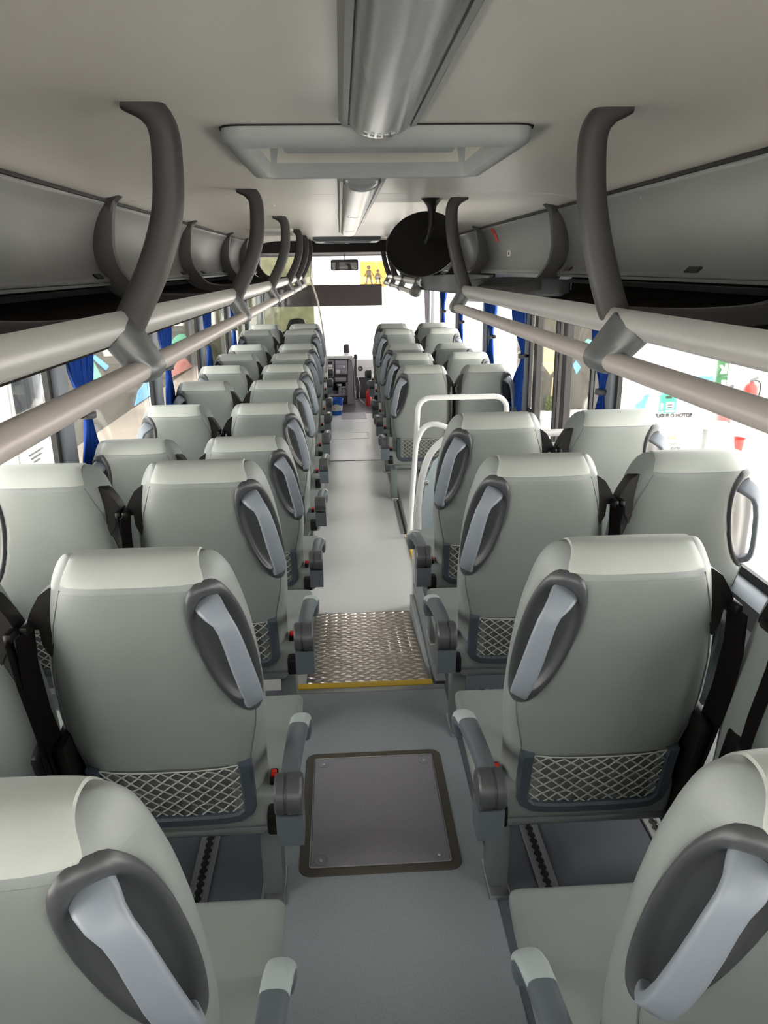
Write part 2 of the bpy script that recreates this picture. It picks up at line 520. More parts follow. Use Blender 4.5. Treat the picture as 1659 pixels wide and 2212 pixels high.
# unseen rear wall behind the camera, its window sized to light the ceiling
rw = MB()
rw.bounds(-1.33, 1.33, Y0 - 0.06, Y0, -0.4, 1.18)
rw.bounds(-1.33, 1.33, Y0 - 0.06, Y0, 1.90, 2.0)
rw.bounds(-1.33, -1.15, Y0 - 0.06, Y0, 1.18, 1.90)
rw.bounds(1.15, 1.33, Y0 - 0.06, Y0, 1.18, 1.90)
RW = struct(rw.build('wall_back', M_WALL, smooth=0), 'pale rear wall around the unseen rear window')
nwin += 1
struct(MB().bounds(-1.15, 1.15, Y0 - 0.045, Y0 - 0.04, 1.18, 1.90).build('window_%d' % nwin, M_GLASS, smooth=0), 'unseen rear window pane sized for light on the ceiling')

# ---- ceiling: gently bowed, with a seam behind the roof hatch
def ceil_prof():
    p = []
    for k in range(-12, 13):
        t = k / 12
        x = 1.06 * t
        p.append((x, ZC - 0.035 * max(0, (abs(t) - 0.75) / 0.25) ** 2))
    return p
cp = ceil_prof()
for nm, (ya, yb) in (('ceiling', (Y0, 3.735)), ('ceiling_front', (3.742, 10.1))):
    prof = cp + [(1.33, 1.93), (1.33, 2.05), (-1.33, 2.05), (-1.33, 1.93)]
    mb = MB()
    if nm == 'ceiling':                     # leave the roof hatch opening free
        ha, hb_ = -0.284, 0.328
        mb.prism_y(prof, ya, 2.014).prism_y(prof, 2.636, yb)
        mb.prism_y([q for q in cp if q[0] < ha] + [(ha, ZC), (ha, 2.05), (-1.33, 2.05), (-1.33, 1.93)], 2.014, 2.636)
        mb.prism_y([(1.33, 1.93), (1.33, 2.05), (hb_, 2.05), (hb_, ZC)] + [q for q in cp if q[0] > hb_], 2.014, 2.636)
    else:
        mb.prism_y(prof, ya, yb)
    struct(mb.build(nm, M_CEIL, smooth=30), 'warm white glossy ceiling panel')
struct(MB().bounds(-1.33, 1.33, 10.1, 12.2, 1.975, 2.05).build('ceiling_cab', M_CEIL, smooth=0), 'ceiling over the driver cab')
for sx in (-1, 1):
    struct(MB().bounds(sx * 1.035, sx * 1.065, Y0, 10.0, 1.918, 1.930).build('trim_lid_gap', M_LIDGAP, smooth=0), 'black gap between ceiling and %s lids' % ('left' if sx < 0 else 'right'))
# little screw caps on the ceiling
for k, (x, y) in enumerate(((-0.47, 4.05), (-0.42, 4.35), (0.42, 4.0), (0.86, 3.9))):
    tag(MB().lathe([(0.011, 0), (0.009, -0.004), (0.0, -0.005)], (x, y, ZC), n=10, cap=False).build('screw_cap', M_PRINTW), 'small white screw cap on the ceiling, ' + ('left of the light cover, nearer the hatch', 'left of the light cover, farther forward', 'between the mirror stalk and the roof hatch', 'close to the right bin lids')[k], 'screw cap', 'ceiling screw caps')

# ---- windscreen end
wf = MB()
wf.bounds(-1.33, 1.33, 11.92, 12.0, -0.7, 0.32)
wf.bounds(-1.33, 1.33, 11.92, 12.0, 1.80, 2.05)
WFR = struct(wf.build('wall_front', M_DASH, smooth=0), 'front wall below and above the windscreen')
struct(MB().bounds(-1.33, 1.33, 11.95, 11.96, 0.32, 1.80).build('window_windscreen', M_GLASS, smooth=0), 'wide clear windscreen')
struct(MB().bounds(-1.1, 1.1, 10.10, 11.9, 1.825, 1.974).build('trim_header', mat('black_header', (0.010, 0.007, 0.007), 0.7), smooth=0), 'black header panel above the windscreen')
for sx in (-1, 1):
    struct(MB().bounds(sx * 1.24, sx * 1.33, 11.78, 11.95, 0.2, 2.0, bev=0.02).build('trim_front_pillar', M_DGREY), 'dark pillar at the windscreen corner')

# ================================================================== SEATS
def smooth_tab(pts, n=400, sig=9):
    z = np.array([p[0] for p in pts]); v = np.array([p[1] for p in pts])
    zz = np.linspace(z[0], z[-1], n)
    vv = np.interp(zz, z, v)
    k = np.exp(-0.5 * (np.arange(-30, 31) / sig) ** 2); k /= k.sum()
    pad = np.concatenate([2 * vv[0] - vv[30:0:-1], vv, 2 * vv[-1] - vv[-2:-32:-1]])
    return zz, np.convolve(pad, k, 'valid')
ZT = 1.092
WBZ, WBV = smooth_tab([(0.27, 0.190), (0.50, 0.188), (0.55, 0.200), (0.61, 0.221), (0.68, 0.229), (0.78, 0.223), (0.88, 0.206), (0.96, 0.180), (1.03, 0.156), (ZT, 0.146)])
WFZ, WFV = smooth_tab([(0.27, 0.236), (0.50, 0.238), (0.60, 0.238), (0.70, 0.238), (0.85, 0.234), (0.95, 0.226), (1.03, 0.208), (ZT, 0.190)])
DZ, DV = smooth_tab([(0.27, 0.060), (0.40, 0.062), (0.55, 0.066), (0.75, 0.074), (0.95, 0.078), (ZT, 0.078)])
NEXP = 3.6
def wd(z):
    """half width at the back, at the front, half depth"""
    wb, wf, d_ = float(np.interp(z, WBZ, WBV)), float(np.interp(z, WFZ, WFV)), float(np.interp(z, DZ, DV))
    if z > ZT - 0.080:                       # rounded crown
        t = min(1.0, (z - (ZT - 0.080)) / 0.080)
        q = 1 - math.sqrt(max(0.0, 1 - t * t))
        wb -= 0.022 * q
        wf -= 0.040 * q
        d_ -= 0.070 * q
    if z < 0.31:                             # rounded lower lip
        t = min(1.0, (0.31 - z) / 0.04)
        q = 1 - math.sqrt(max(0.0, 1 - t * t))
        wb -= 0.02 * q
        wf -= 0.02 * q
        d_ -= 0.025 * q
    return wb, wf, d_
def yc(z):
    return (1.03 - min(z, 1.03)) * 0.249 + float(np.interp(min(z, 1.03), DZ, DV))
TH = np.linspace(-PI / 2, PI / 2, 400)
def sec_pt(z, th):
    wb, wf, d_ = wd(z)
    c, s_ = math.cos(th), math.sin(th)
    S_ = math.copysign(abs(s_) ** (2 / NEXP), s_)
    x = math.copysign(abs(c) ** (2 / NEXP), c) * ((wb + wf) / 2 + (wf - wb) / 2 * S_)
    return x, yc(z) + d_ * S_
def back_y(z, x=0.0, front=False):
    a, p = stab(z)
    k = int(np.argmax(p[:, 0]))
    if front:
        return float(np.interp(abs(x), p[k:, 0][::-1], p[k:, 1][::-1]))
    return float(np.interp(abs(x), p[:k + 1, 0], p[:k + 1, 1]))
_tab = {}
def stab(z):
    k = round(z, 4)
    if k not in _tab:
        pts = np.array([sec_pt(z, t) for t in TH])
        _tab[k] = (np.concatenate([[0], np.cumsum(np.hypot(*np.diff(pts, axis=0).T))]), pts)
    return _tab[k]
def surf(s, z):
    a, p = stab(z)
    return Vector((float(np.interp(s, a, p[:, 0])), float(np.interp(s, a, p[:, 1])), z))
def surf_n(s, z):
    e = 0.006
    du = surf(s + e, z) - surf(s - e, z)
    dv = surf(s, z + e) - surf(s, z - e)
    n = du.cross(dv)
    n.normalize()
    return n if n.y < 0 or n.x > 0 else -n
# handle recess: an egg leaning outwards at its foot
RZC, RB, RS0, RA = 0.868, 0.162, 0.186, 0.062
def rec_c(z):
    return RS0 - 0.20 * (z - RZC)
def rec_rho(s, z):
    b = (z - RZC) / RB
    a = (s - rec_c(z)) / (RA * (1 + 0.12 * b))
    return (abs(a) ** 2.3 + abs(b) ** 2.3) ** (1 / 2.3)
def sstep(x):
    x = max(0, min(1, x))
    return x * x * (3 - 2 * x)
def seat_meshes(sg):
    """build the parts of one seat; sg=+1 carries the handle on +x"""
    R = {}
    # --- backrest shell
    zs = list(np.linspace(0.27, 0.31, 4)) + list(np.linspace(0.33, 1.03, 40)) + [ZT - 0.075 * (1 - math.sin(a)) for a in np.linspace(0.06, PI / 2, 12)]
    NU = 96
    rows = []
    ths = [2 * PI * k / NU for k in range(NU)]
    for z in zs:
        row = []
        for th in ths:
            x, y = sec_pt(z, th)
            p = Vector((x, y, z))
            if x > 0.02 and 0.66 < z < 1.06:
                a, pp = stab(z)
                t2 = (th + PI) % (2 * PI) - PI
                if -PI / 2 <= t2 <= PI / 2:
                    s_ = float(np.interp(t2, TH, a))
                    rho = rec_rho(s_, z)
                    if rho < 1.05:
                        p = p - surf_n(s_, z) * 0.036 * sstep((1.05 - rho) / 0.22)
            row.append(p)
        rows.append(row)
    mb = MB().grid(rows, closed_u=True)
    n0 = len(zs)
    mb.v.append((0, yc(ZT), ZT + 0.003)); top = len(mb.v) - 1
    mb.v.append((0, yc(0.27), 0.27)); bot = len(mb.v) - 1
    for k in range(NU):
        mb.f.append(((n0 - 1) * NU + k, (n0 - 1) * NU + (k + 1) % NU, top))
        mb.f.append(((k + 1) % NU, k, bot))
    R['backrest'] = (mb, M_SEAT, 60)
    # --- pale headrest cover over the crown
    def cover(a, b):
        # a in -1..1 across, b in 0..1 from the back seam over the crown to the front
        zs_ = 1.040
        if b < 0.5:
            z = zs_ + (ZT - zs_) * math.sin(b / 0.5 * PI / 2)
        else:
            z = 1.0 + (ZT - 1.0) * math.sin((1 - b) / 0.5 * PI / 2)
        wb, wf, d_ = wd(z)
        off = 0.004 if 0.02 < b < 0.98 and abs(a) < 0.995 else -0.0015
        x = a * (0.145 - 0.012 * sstep((z - 1.045) / (ZT - 1.045)))
        yb_, yf_ = back_y(z, x), back_y(z, x, True)
        k = sstep((z - 1.045) / (ZT - 1.045))
        y = (yb_ - off * (1 - k)) if b < 0.5 else (yf_ + off * (1 - k))
        if b >= 0.46 and b <= 0.54:
            y = yb_ + (yf_ - yb_) * (b - 0.46) / 0.08
        return Vector((x, y, z + off * k))
    As = [-1, -0.996] + list(np.linspace(-0.97, 0.97, 17)) + [0.996, 1]
    Bs = [0, 0.015, 0.03] + list(np.linspace(0.06, 0.94, 23)) + [0.98, 1]
    R['headrest_cover'] = (MB().grid([[cover(a, b) for a in As] for b in Bs]), M_HEAD, 50)
    # --- recess dish
    prof = [(1.12, -0.004), (1.10, 0.002), (1.05, 0.0065), (1.0, 0.008), (0.95, 0.0065), (0.90, 0.0), (0.86, -0.010), (0.80, -0.0165), (0.65, -0.021), (0.4, -0.023), (0.15, -0.0235)]
    N = 44
    rows = []
    for rho, off in prof:
        row = []
        for k in range(N):
            an = 2 * PI * k / N
            ca, sa = math.cos(an), math.sin(an)
            b = rho * math.copysign(abs(sa) ** (2 / 2.3), sa)
            z = RZC + RB * b
            s_ = rec_c(z) + RA * (1 + 0.12 * b) * rho * math.copysign(abs(ca) ** (2 / 2.3), ca)
            row.append(surf(s_, z) + surf_n(s_, z) * off)
        rows.append(row)
    mb = MB().grid(rows, closed_u=True)
    mb.f.append(tuple((len(prof) - 1) * N + k for k in range(N)))
    R['handle_recess'] = (mb, M_BEZEL, 60)
    # --- grab handle
    path = [(0.150, 0.994, -0.016), (0.153, 0.989, 0.004), (0.157, 0.980, 0.020), (0.164, 0.966, 0.033), (0.171, 0.944, 0.041), (0.180, 0.905, 0.046), (0.190, 0.855, 0.047), (0.199, 0.805, 0.046), (0.206, 0.768, 0.040), (0.211, 0.742, 0.027), (0.214, 0.724, 0.006), (0.215, 0.716, -0.014)]
    P = [surf(s_, z) + surf_n(s_, z) * o for s_, z, o in path]
    fr = []
    for i, (s_, z, o) in enumerate(path):
        t = (P[min(i + 1, len(P) - 1)] - P[max(i - 1, 0)]).normalized()
        n = surf_n(s_, z)
        wv = t.cross(n).normalized()
        nv = wv.cross(t).normalized()
        wscale = [1.35, 1.3, 1.15, 0.95, 0.95, 1.0, 1.05, 1.05, 1.0, 0.95, 0.9, 0.9][i]
        fr.append((P[i], wv, nv, (wscale, 1.0)))
    sec = []
    hw, ht, rr = 0.0215, 0.010, 0.006
    for cx_, cy_, a0 in ((hw - rr, ht - rr, 0), (-hw + rr, ht - rr, PI / 2), (-hw + rr, -ht + rr, PI), (hw - rr, -ht + rr, 1.5 * PI)):
        for q in range(4):
            an = a0 + q * PI / 6
            sec.append((cx_ + rr * math.cos(an), cy_ + rr * math.sin(an)))
    R['grab_handle'] = (MB().sweep(fr, sec), M_HANDLE, 50)
    # --- pocket frame, net
    def pp(x, z, off):
        return Vector((x, back_y(z, x) - off, z))
    zb, zt_, xl = 0.350, 0.530, 0.184
    mb = MB()
    pth = [(-xl, zt_)] + [(-xl - 0.000, z) for z in np.linspace(zt_ - 0.02, zb + 0.03, 5)] + [(-xl + 0.008, zb + 0.012), (-xl + 0.03, zb)] + [(x, zb) for x in np.linspace(-0.12, 0.12, 5)] + [(xl - 0.03, zb), (xl - 0.008, zb + 0.012)] + [(xl, z) for z in np.linspace(zb + 0.03, zt_ - 0.02, 5)] + [(xl, zt_)]
    fr = []
    pv = [pp(x * 0.97, z, 0.006) for x, z in pth]
    for i in range(len(pv)):
        t = (pv[min(i + 1, len(pv) - 1)] - pv[max(i - 1, 0)]).normalized()
        n = Vector((0, -0.97, -0.24))
        b = t.cross(n).normalized()
        fr.append((pv[i], b, b.cross(t).normalized()))
    sec2 = [(-0.016, -0.012), (0.016, -0.012), (0.016, 0.006), (0.011, 0.012), (-0.011, 0.012), (-0.016, 0.006)]
    R['pocket_frame'] = (mb.sweep(fr, sec2), M_POCK, 30)
    mb = MB()
    x0, x1, z0, z1 = -0.168, 0.168, 0.360, 0.522
    nx, nz = 9, 5.0
    cw, ch = (x1 - x0) / nx, (z1 - z0) / nz
    rnd = random.Random(3)
    jit = {}
    def node(i, j):                         # half-cell lattice
        k = (i, j)
        if k not in jit:
            jit[k] = (rnd.uniform(-0.0016, 0.0016), rnd.uniform(-0.0016, 0.0016), rnd.uniform(0.002, 0.008))
        q = jit[k]
        return pp(x0 + i * cw / 2 + q[0], z0 + j * ch / 2 + q[1] - 0.004 * math.sin(PI * i / (2 * nx)) * j / (2 * nz), q[2])
    for i in range(2 * nx):
        for j in range(int(2 * nz)):
            if (i + j) % 2 == 0:
                mb.tube([node(i, j), node(i + 1, j + 1)], 0.0021, 4, caps=False)
            else:
                mb.tube([node(i, j + 1), node(i + 1, j)], 0.0021, 4, caps=False)
    mb.tube([pp(x0 + (x1 - x0) * k / 8, z1 + 0.002 - 0.004 * math.sin(PI * k / 8), 0.006) for k in range(9)], 0.002, 4)
    R['net'] = (mb, M_NET, 60)
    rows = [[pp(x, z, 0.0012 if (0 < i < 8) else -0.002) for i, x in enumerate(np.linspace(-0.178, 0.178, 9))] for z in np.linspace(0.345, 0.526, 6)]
    R['pocket_liner'] = (MB().grid(rows), M_SHEET, 60)  # thin sheet behind the net, darker than the seat
    def seam(z0, z1, s_of, sgx=1):
        out = []
        for z in np.linspace(z0, z1, 16):
            p = surf(s_of(z), z) + surf_n(s_of(z), z) * 0.0006
            out.append((p.x * sgx, p.y, p.z))
        return out
    R['seam'] = (MB().tube(seam(0.69, 0.33, lambda z: 0.193 + 0.03 * sstep((z - 0.5) / 0.2)), 0.0016, 5), M_PIPE, 60)
    R['shoulder_seam'] = (MB().tube(seam(1.035, 0.36, lambda z: float(np.interp(z, [0.36, 0.5, 0.62, 0.8, 0.95, 1.035], [0.193, 0.195, 0.215, 0.213, 0.182, 0.148])), -1), 0.0016, 5), M_PIPE, 60)
    # --- lower rail of the shell
    y_ = back_y(0.30) + 0.030
    R['lower_rail'] = (MB().tube([(-0.208, y_ + .004, 0.290), (-0.20, y_, 0.292), (0.20, y_, 0.292), (0.208, y_ + .004, 0.290)], [0.02, 0.029, 0.029, 0.02], 14), M_SEAT, 60)
    # --- cushion
    bm = bmesh.new()
    bmesh.ops.create_cube(bm, size=1)
    for v in bm.verts:
        f_ = v.co.y > 0
        tp = v.co.z > 0
        x = (0.298 if v.co.x > 0 else -0.222)
        if not tp:
            x *= 0.93
        v.co = Vector((x, 0.575 if f_ else 0.17, (0.452 if f_ else 0.415) if tp else (0.33 if f_ else 0.30)))
    bmesh.ops.bevel(bm, geom=bm.edges[:], offset=0.026, segments=4, affect='EDGES', profile=0.55)
    bm.verts.index_update()
    mb = MB().add([v.co.copy() for v in bm.verts], [[v.index for v in f_.verts] for f_ in bm.faces])
    bm.free()
    R['cushion'] = (mb, M_SEAT, 60)
    nw = MB()
    nw.v = [(min(x, x * 0.745) if x > 0 else x, y, z) for x, y, z in mb.v]
    nw.f = list(mb.f)
    R['narrow_cushion'] = (nw, M_SEAT, 60)
    # --- under frame and recliner hardware
    R['seat_frame'] = (MB().bounds(-0.22, 0.235, 0.24, 0.33, 0.245, 0.295, bev=0.006), M_LEG, 40)
    R['recliner_hinge'] = (MB().bounds(0.222, 0.262, 0.12, 0.17, 0.325, 0.385, bev=0.008), M_BLACK, 40)
    # --- belt: shoulder guide, webbing, lower box that also stands for the shadow between seats
    mb = MB().prism([(-0.155, 1.030), (-0.178, 1.029), (-0.202, 1.012), (-0.222, 0.980), (-0.236, 0.950), (-0.236, 0.940), (-0.226, 0.936), (-0.212, 0.936), (-0.210, 0.90), (-0.195, 0.87), (-0.172, 0.95)], (0, 0.055, 0), (1, 0, 0), (0, 0, 1), (0, 1, 0), 0.05)
    R['belt_guide'] = (mb, M_BLACK, 40)
    mb = MB().box((-0.231, 0.060, 0.945), (0.018, 0.075, 0.022), bev=0.006)
    R['belt_slider'] = (mb, M_BLACK, 40)
    mb = MB()
    pb = [(-0.230, 0.030, 0.945), (-0.236, 0.035, 0.85), (-0.240, 0.065, 0.72), (-0.232, 0.11, 0.55), (-0.222, 0.15, 0.40), (-0.22, 0.18, 0.30)]
    fr = [(p, (0.25, 1, 0.15), (1, -0.25, 0)) for p in pb]
    mb.sweep(fr, [(-0.029, -0.001), (0.029, -0.001), (0.029, 0.001), (-0.029, 0.001)])
    R['belt'] = (mb, M_BELT, 60)
    mb = MB().box((-0.222, 0.165, 0.44), (0.030, 0.10, 0.42), rx=0.25, bev=0.012)
    R['retractor_shade'] = (mb, M_BLACK, 40)
    mb = MB().box((0.236, 0.225, 0.390), (0.020, 0.045, 0.09), rx=0.3, bev=0.005)
    R['buckle'] = (mb, M_BLACK, 40)
    mb = MB().box((0.236, 0.213, 0.437), (0.014, 0.020, 0.009), rx=0.3, bev=0.002)
    R['buckle_button'] = (mb, M_RED, 40)
    # --- leg
    mb = MB()
    mb.bounds(0.182, 0.237, 0.255, 0.335, 0.012, 0.25, bev=0.006)
    R['leg'] = (mb, M_LEG, 40)
    mb = MB().bounds(0.180, 0.240, 0.22, 0.36, 0.0, 0.016, bev=0.004)
    R['foot'] = (mb, M_STEEL, 40)
    # --- armrest on the handle side
    ax = 0.290
    fr = []
    ap = [(0.035, 0.530, 0.85, 1.0), (0.075, 0.534, 0.86, 1.0), (0.14, 0.530, 0.88, 1.0), (0.22, 0.522, 0.92, 1.0), (0.29, 0.512, 0.98, 1.02), (0.335, 0.502, 1.0, 1.08), (0.362, 0.488, 1.0, 1.12), (0.380, 0.466, 0.97, 1.1), (0.386, 0.440, 0.9, 1.0), (0.383, 0.420, 0.7, 0.75)]
    for i, (y, z, ka, kb) in enumerate(ap):
        q0, q1 = ap[max(i - 1, 0)], ap[min(i + 1, len(ap) - 1)]
        t = Vector((0, q1[0] - q0[0], q1[1] - q0[1])).normalized()
        n = Vector((0, -t.z, t.y))
        fr.append(((ax + 0.012 * (y / 0.38) ** 2, y, z), (1, 0, 0), n, (ka, kb)))
    sec3 = []
    for q in range(14):
        an = 2 * PI * q / 14
        sec3.append((0.026 * math.copysign(abs(math.cos(an)) ** 0.75, math.cos(an)), 0.019 * math.copysign(abs(math.sin(an)) ** 0.75, math.sin(an))))
    R['armrest'] = (MB().sweep(fr, sec3), M_ARM, 50)
    cap = []
    for i in range(4, 8):
        p, a_, n_, kk = fr[i]
        cap.append((p, a_, n_, (kk[0] * 1.03, kk[1] * 1.06)))
    sec4 = [(0.026 * math.copysign(abs(math.cos(an)) ** 0.75, math.cos(an)), 0.019 * math.copysign(abs(math.sin(an)) ** 0.75, math.sin(an))) for an in np.linspace(0.12, PI - 0.12, 9)] + [(-0.02, 0.0), (0.02, 0.0)]
    R['armrest_cap'] = (MB().sweep(cap, sec4), M_ARMTIP, 50)
    mb = MB()
    r_, h_ = 0.046, 0.031
    mb.lathe([(0.030, -h_), (0.042, -h_), (r_, -h_ + 0.005), (r_, -0.010), (0.0435, -0.009), (0.0435, -0.003), (r_, -0.002), (r_, h_ - 0.005), (0.042, h_), (0.03, h_)], (ax, 0.03, 0.517), 'X', 28)
    R['armrest_pivot'] = (mb, M_BEZEL, 35)
    mb = MB().prism([(-0.028, 0), (0.036, 0), (0.045, 0.085), (-0.035, 0.085)], (ax - 0.030, 0.035, 0.392), (0, 1, 0), (0, 0, 1), (1, 0, 0), 0.060)
    R['armrest_bracket'] = (mb, M_ARM, 30)
    if sg < 0:
        for k in R:
            R[k][0].flipx()
    return R
COMMON = ['backrest', 'headrest_cover', 'handle_recess', 'grab_handle', 'pocket_frame', 'pocket_liner', 'net', 'seam', 'shoulder_seam', 'lower_rail', 'cushion', 'seat_frame', 'belt_guide', 'belt_slider', 'belt', 'retractor_shade']
AISLE = COMMON + ['recliner_hinge', 'buckle', 'buckle_button', 'leg', 'foot', 'armrest', 'armrest_cap', 'armrest_pivot', 'armrest_bracket']
SUB = {'headrest_cover': 'backrest', 'handle_recess': 'backrest', 'grab_handle': 'backrest', 'net': 'pocket_frame', 'pocket_liner': 'pocket_frame', 'seam': 'backrest', 'shoulder_seam': 'backrest', 'belt_slider': 'belt_guide', 'buckle_button': 'buckle', 'foot': 'leg', 'armrest_cap': 'armrest'}
PLAB = {'headrest_cover': 'pale grey cover over the headrest', 'grab_handle': 'blue-grey grab handle', 'handle_recess': 'charcoal handle recess', 'net': 'grey diamond net', 'pocket_frame': 'dark pocket frame', 'buckle_button': 'red release button', 'armrest_cap': 'pale armrest tip'}
def make_seat(sg, names, meshes):
    root = empty('coach_seat')
    made = {}
    for n in names:
        mb, m, sm = meshes[n]
        par = made[SUB[n]] if n in SUB else root
        o = mb.build(n, m, par, smooth=sm)
        if n in PLAB:
            o['label'] = PLAB[n]
        if n == 'net':
            o['kind'] = 'stuff'
        made[n] = o
    return root
MP, MN = seat_meshes(1), seat_meshes(-1)
PROTO = {('L', 'aisle'): make_seat(1, AISLE, MP), ('R', 'aisle'): make_seat(-1, AISLE, MN)}
def sub_copy(root, names):
    """window seats share every mesh with the aisle seat of the same handedness"""
    r = root.copy()
    COL.objects.link(r)
    def rec(o, par):
        for ch in [x for x in bpy.data.objects if x.parent == o and x.name.split('.')[0] in names]:
            c = ch.copy()
            COL.objects.link(c)
            c.parent = par
            rec(ch, c)
    rec(root, r)
    return r
WIN = [n for n in COMMON if n != 'cushion']
PROTO[('L', 'window')] = sub_copy(PROTO[('R', 'aisle')], WIN)
PROTO[('R', 'window')] = sub_copy(PROTO[('L', 'aisle')], WIN)
MN['narrow_cushion'][0].build('cushion', M_SEAT, PROTO[('L', 'window')], smooth=60)
MP['narrow_cushion'][0].build('cushion', M_SEAT, PROTO[('R', 'window')], smooth=60)
ORD = ['first', 'second', 'third', 'fourth', 'fifth', 'sixth', 'seventh', 'eighth', 'ninth', 'tenth', 'eleventh']
LROWS = [(0.655, 0), (1.42, 0), (2.19, 0), (3.25, ZL), (4.12, ZL), (5.03, ZL), (5.87, ZL), (6.70, ZL), (7.53, ZL), (8.39, ZF), (9.27, ZF)]
RROWS = [(0.646, 0), (1.405, 0), (2.16, 0), (2.86, 0), (5.65, ZL), (6.50, ZL), (7.33, ZL), (8.20, ZF), (9.08, ZF)]
used = set()
for side, rows in (('L', LROWS), ('R', RROWS)):
    for i, (y, z) in enumerate(rows):
        for pos in ('aisle', 'window'):
            if pos == 'window' and i == 0 and side == 'L':
                pass
            pr = PROTO[(side, pos)]
            o = pr if (side, pos) not in used else copy_tree(pr)
            used.add((side, pos))
            x = {'aisle': 0.518, 'window': 1.0}[pos] * (-1 if side == 'L' else 1)
            if pos == 'window' and i == 1:
                y = 1.39 if side == 'L' else 1.275
            o.location = (x, y, z)
            sd = 'left' if side == 'L' else 'right'
            if pos == 'aisle':
                lab = 'grey coach seat beside the aisle on the %s, %s row from the camera' % (sd, ORD[i])
            else:
                lab = 'grey coach seat by the %s-hand windows, %s row from the camera' % (sd, ORD[i])
            tag(o, lab, 'seat', 'coach seats')
for sgx, side in ((-1, 'L'), (1, 'R')):  # unseen seat rows added to block light from the rear window
    for i, y in enumerate((-0.12, -0.80)):
        for pos, x in (('aisle', 0.518), ('window', 1.0)):
            o = copy_tree(PROTO[(side, pos)])
            o.location = (sgx * x, y, 0)
            tag(o, 'unseen grey coach seat added behind the camera to block rear light, %s row back, %s %s' % (('first', 'second')[i], 'left' if sgx < 0 else 'right', pos), 'seat', 'coach seats')

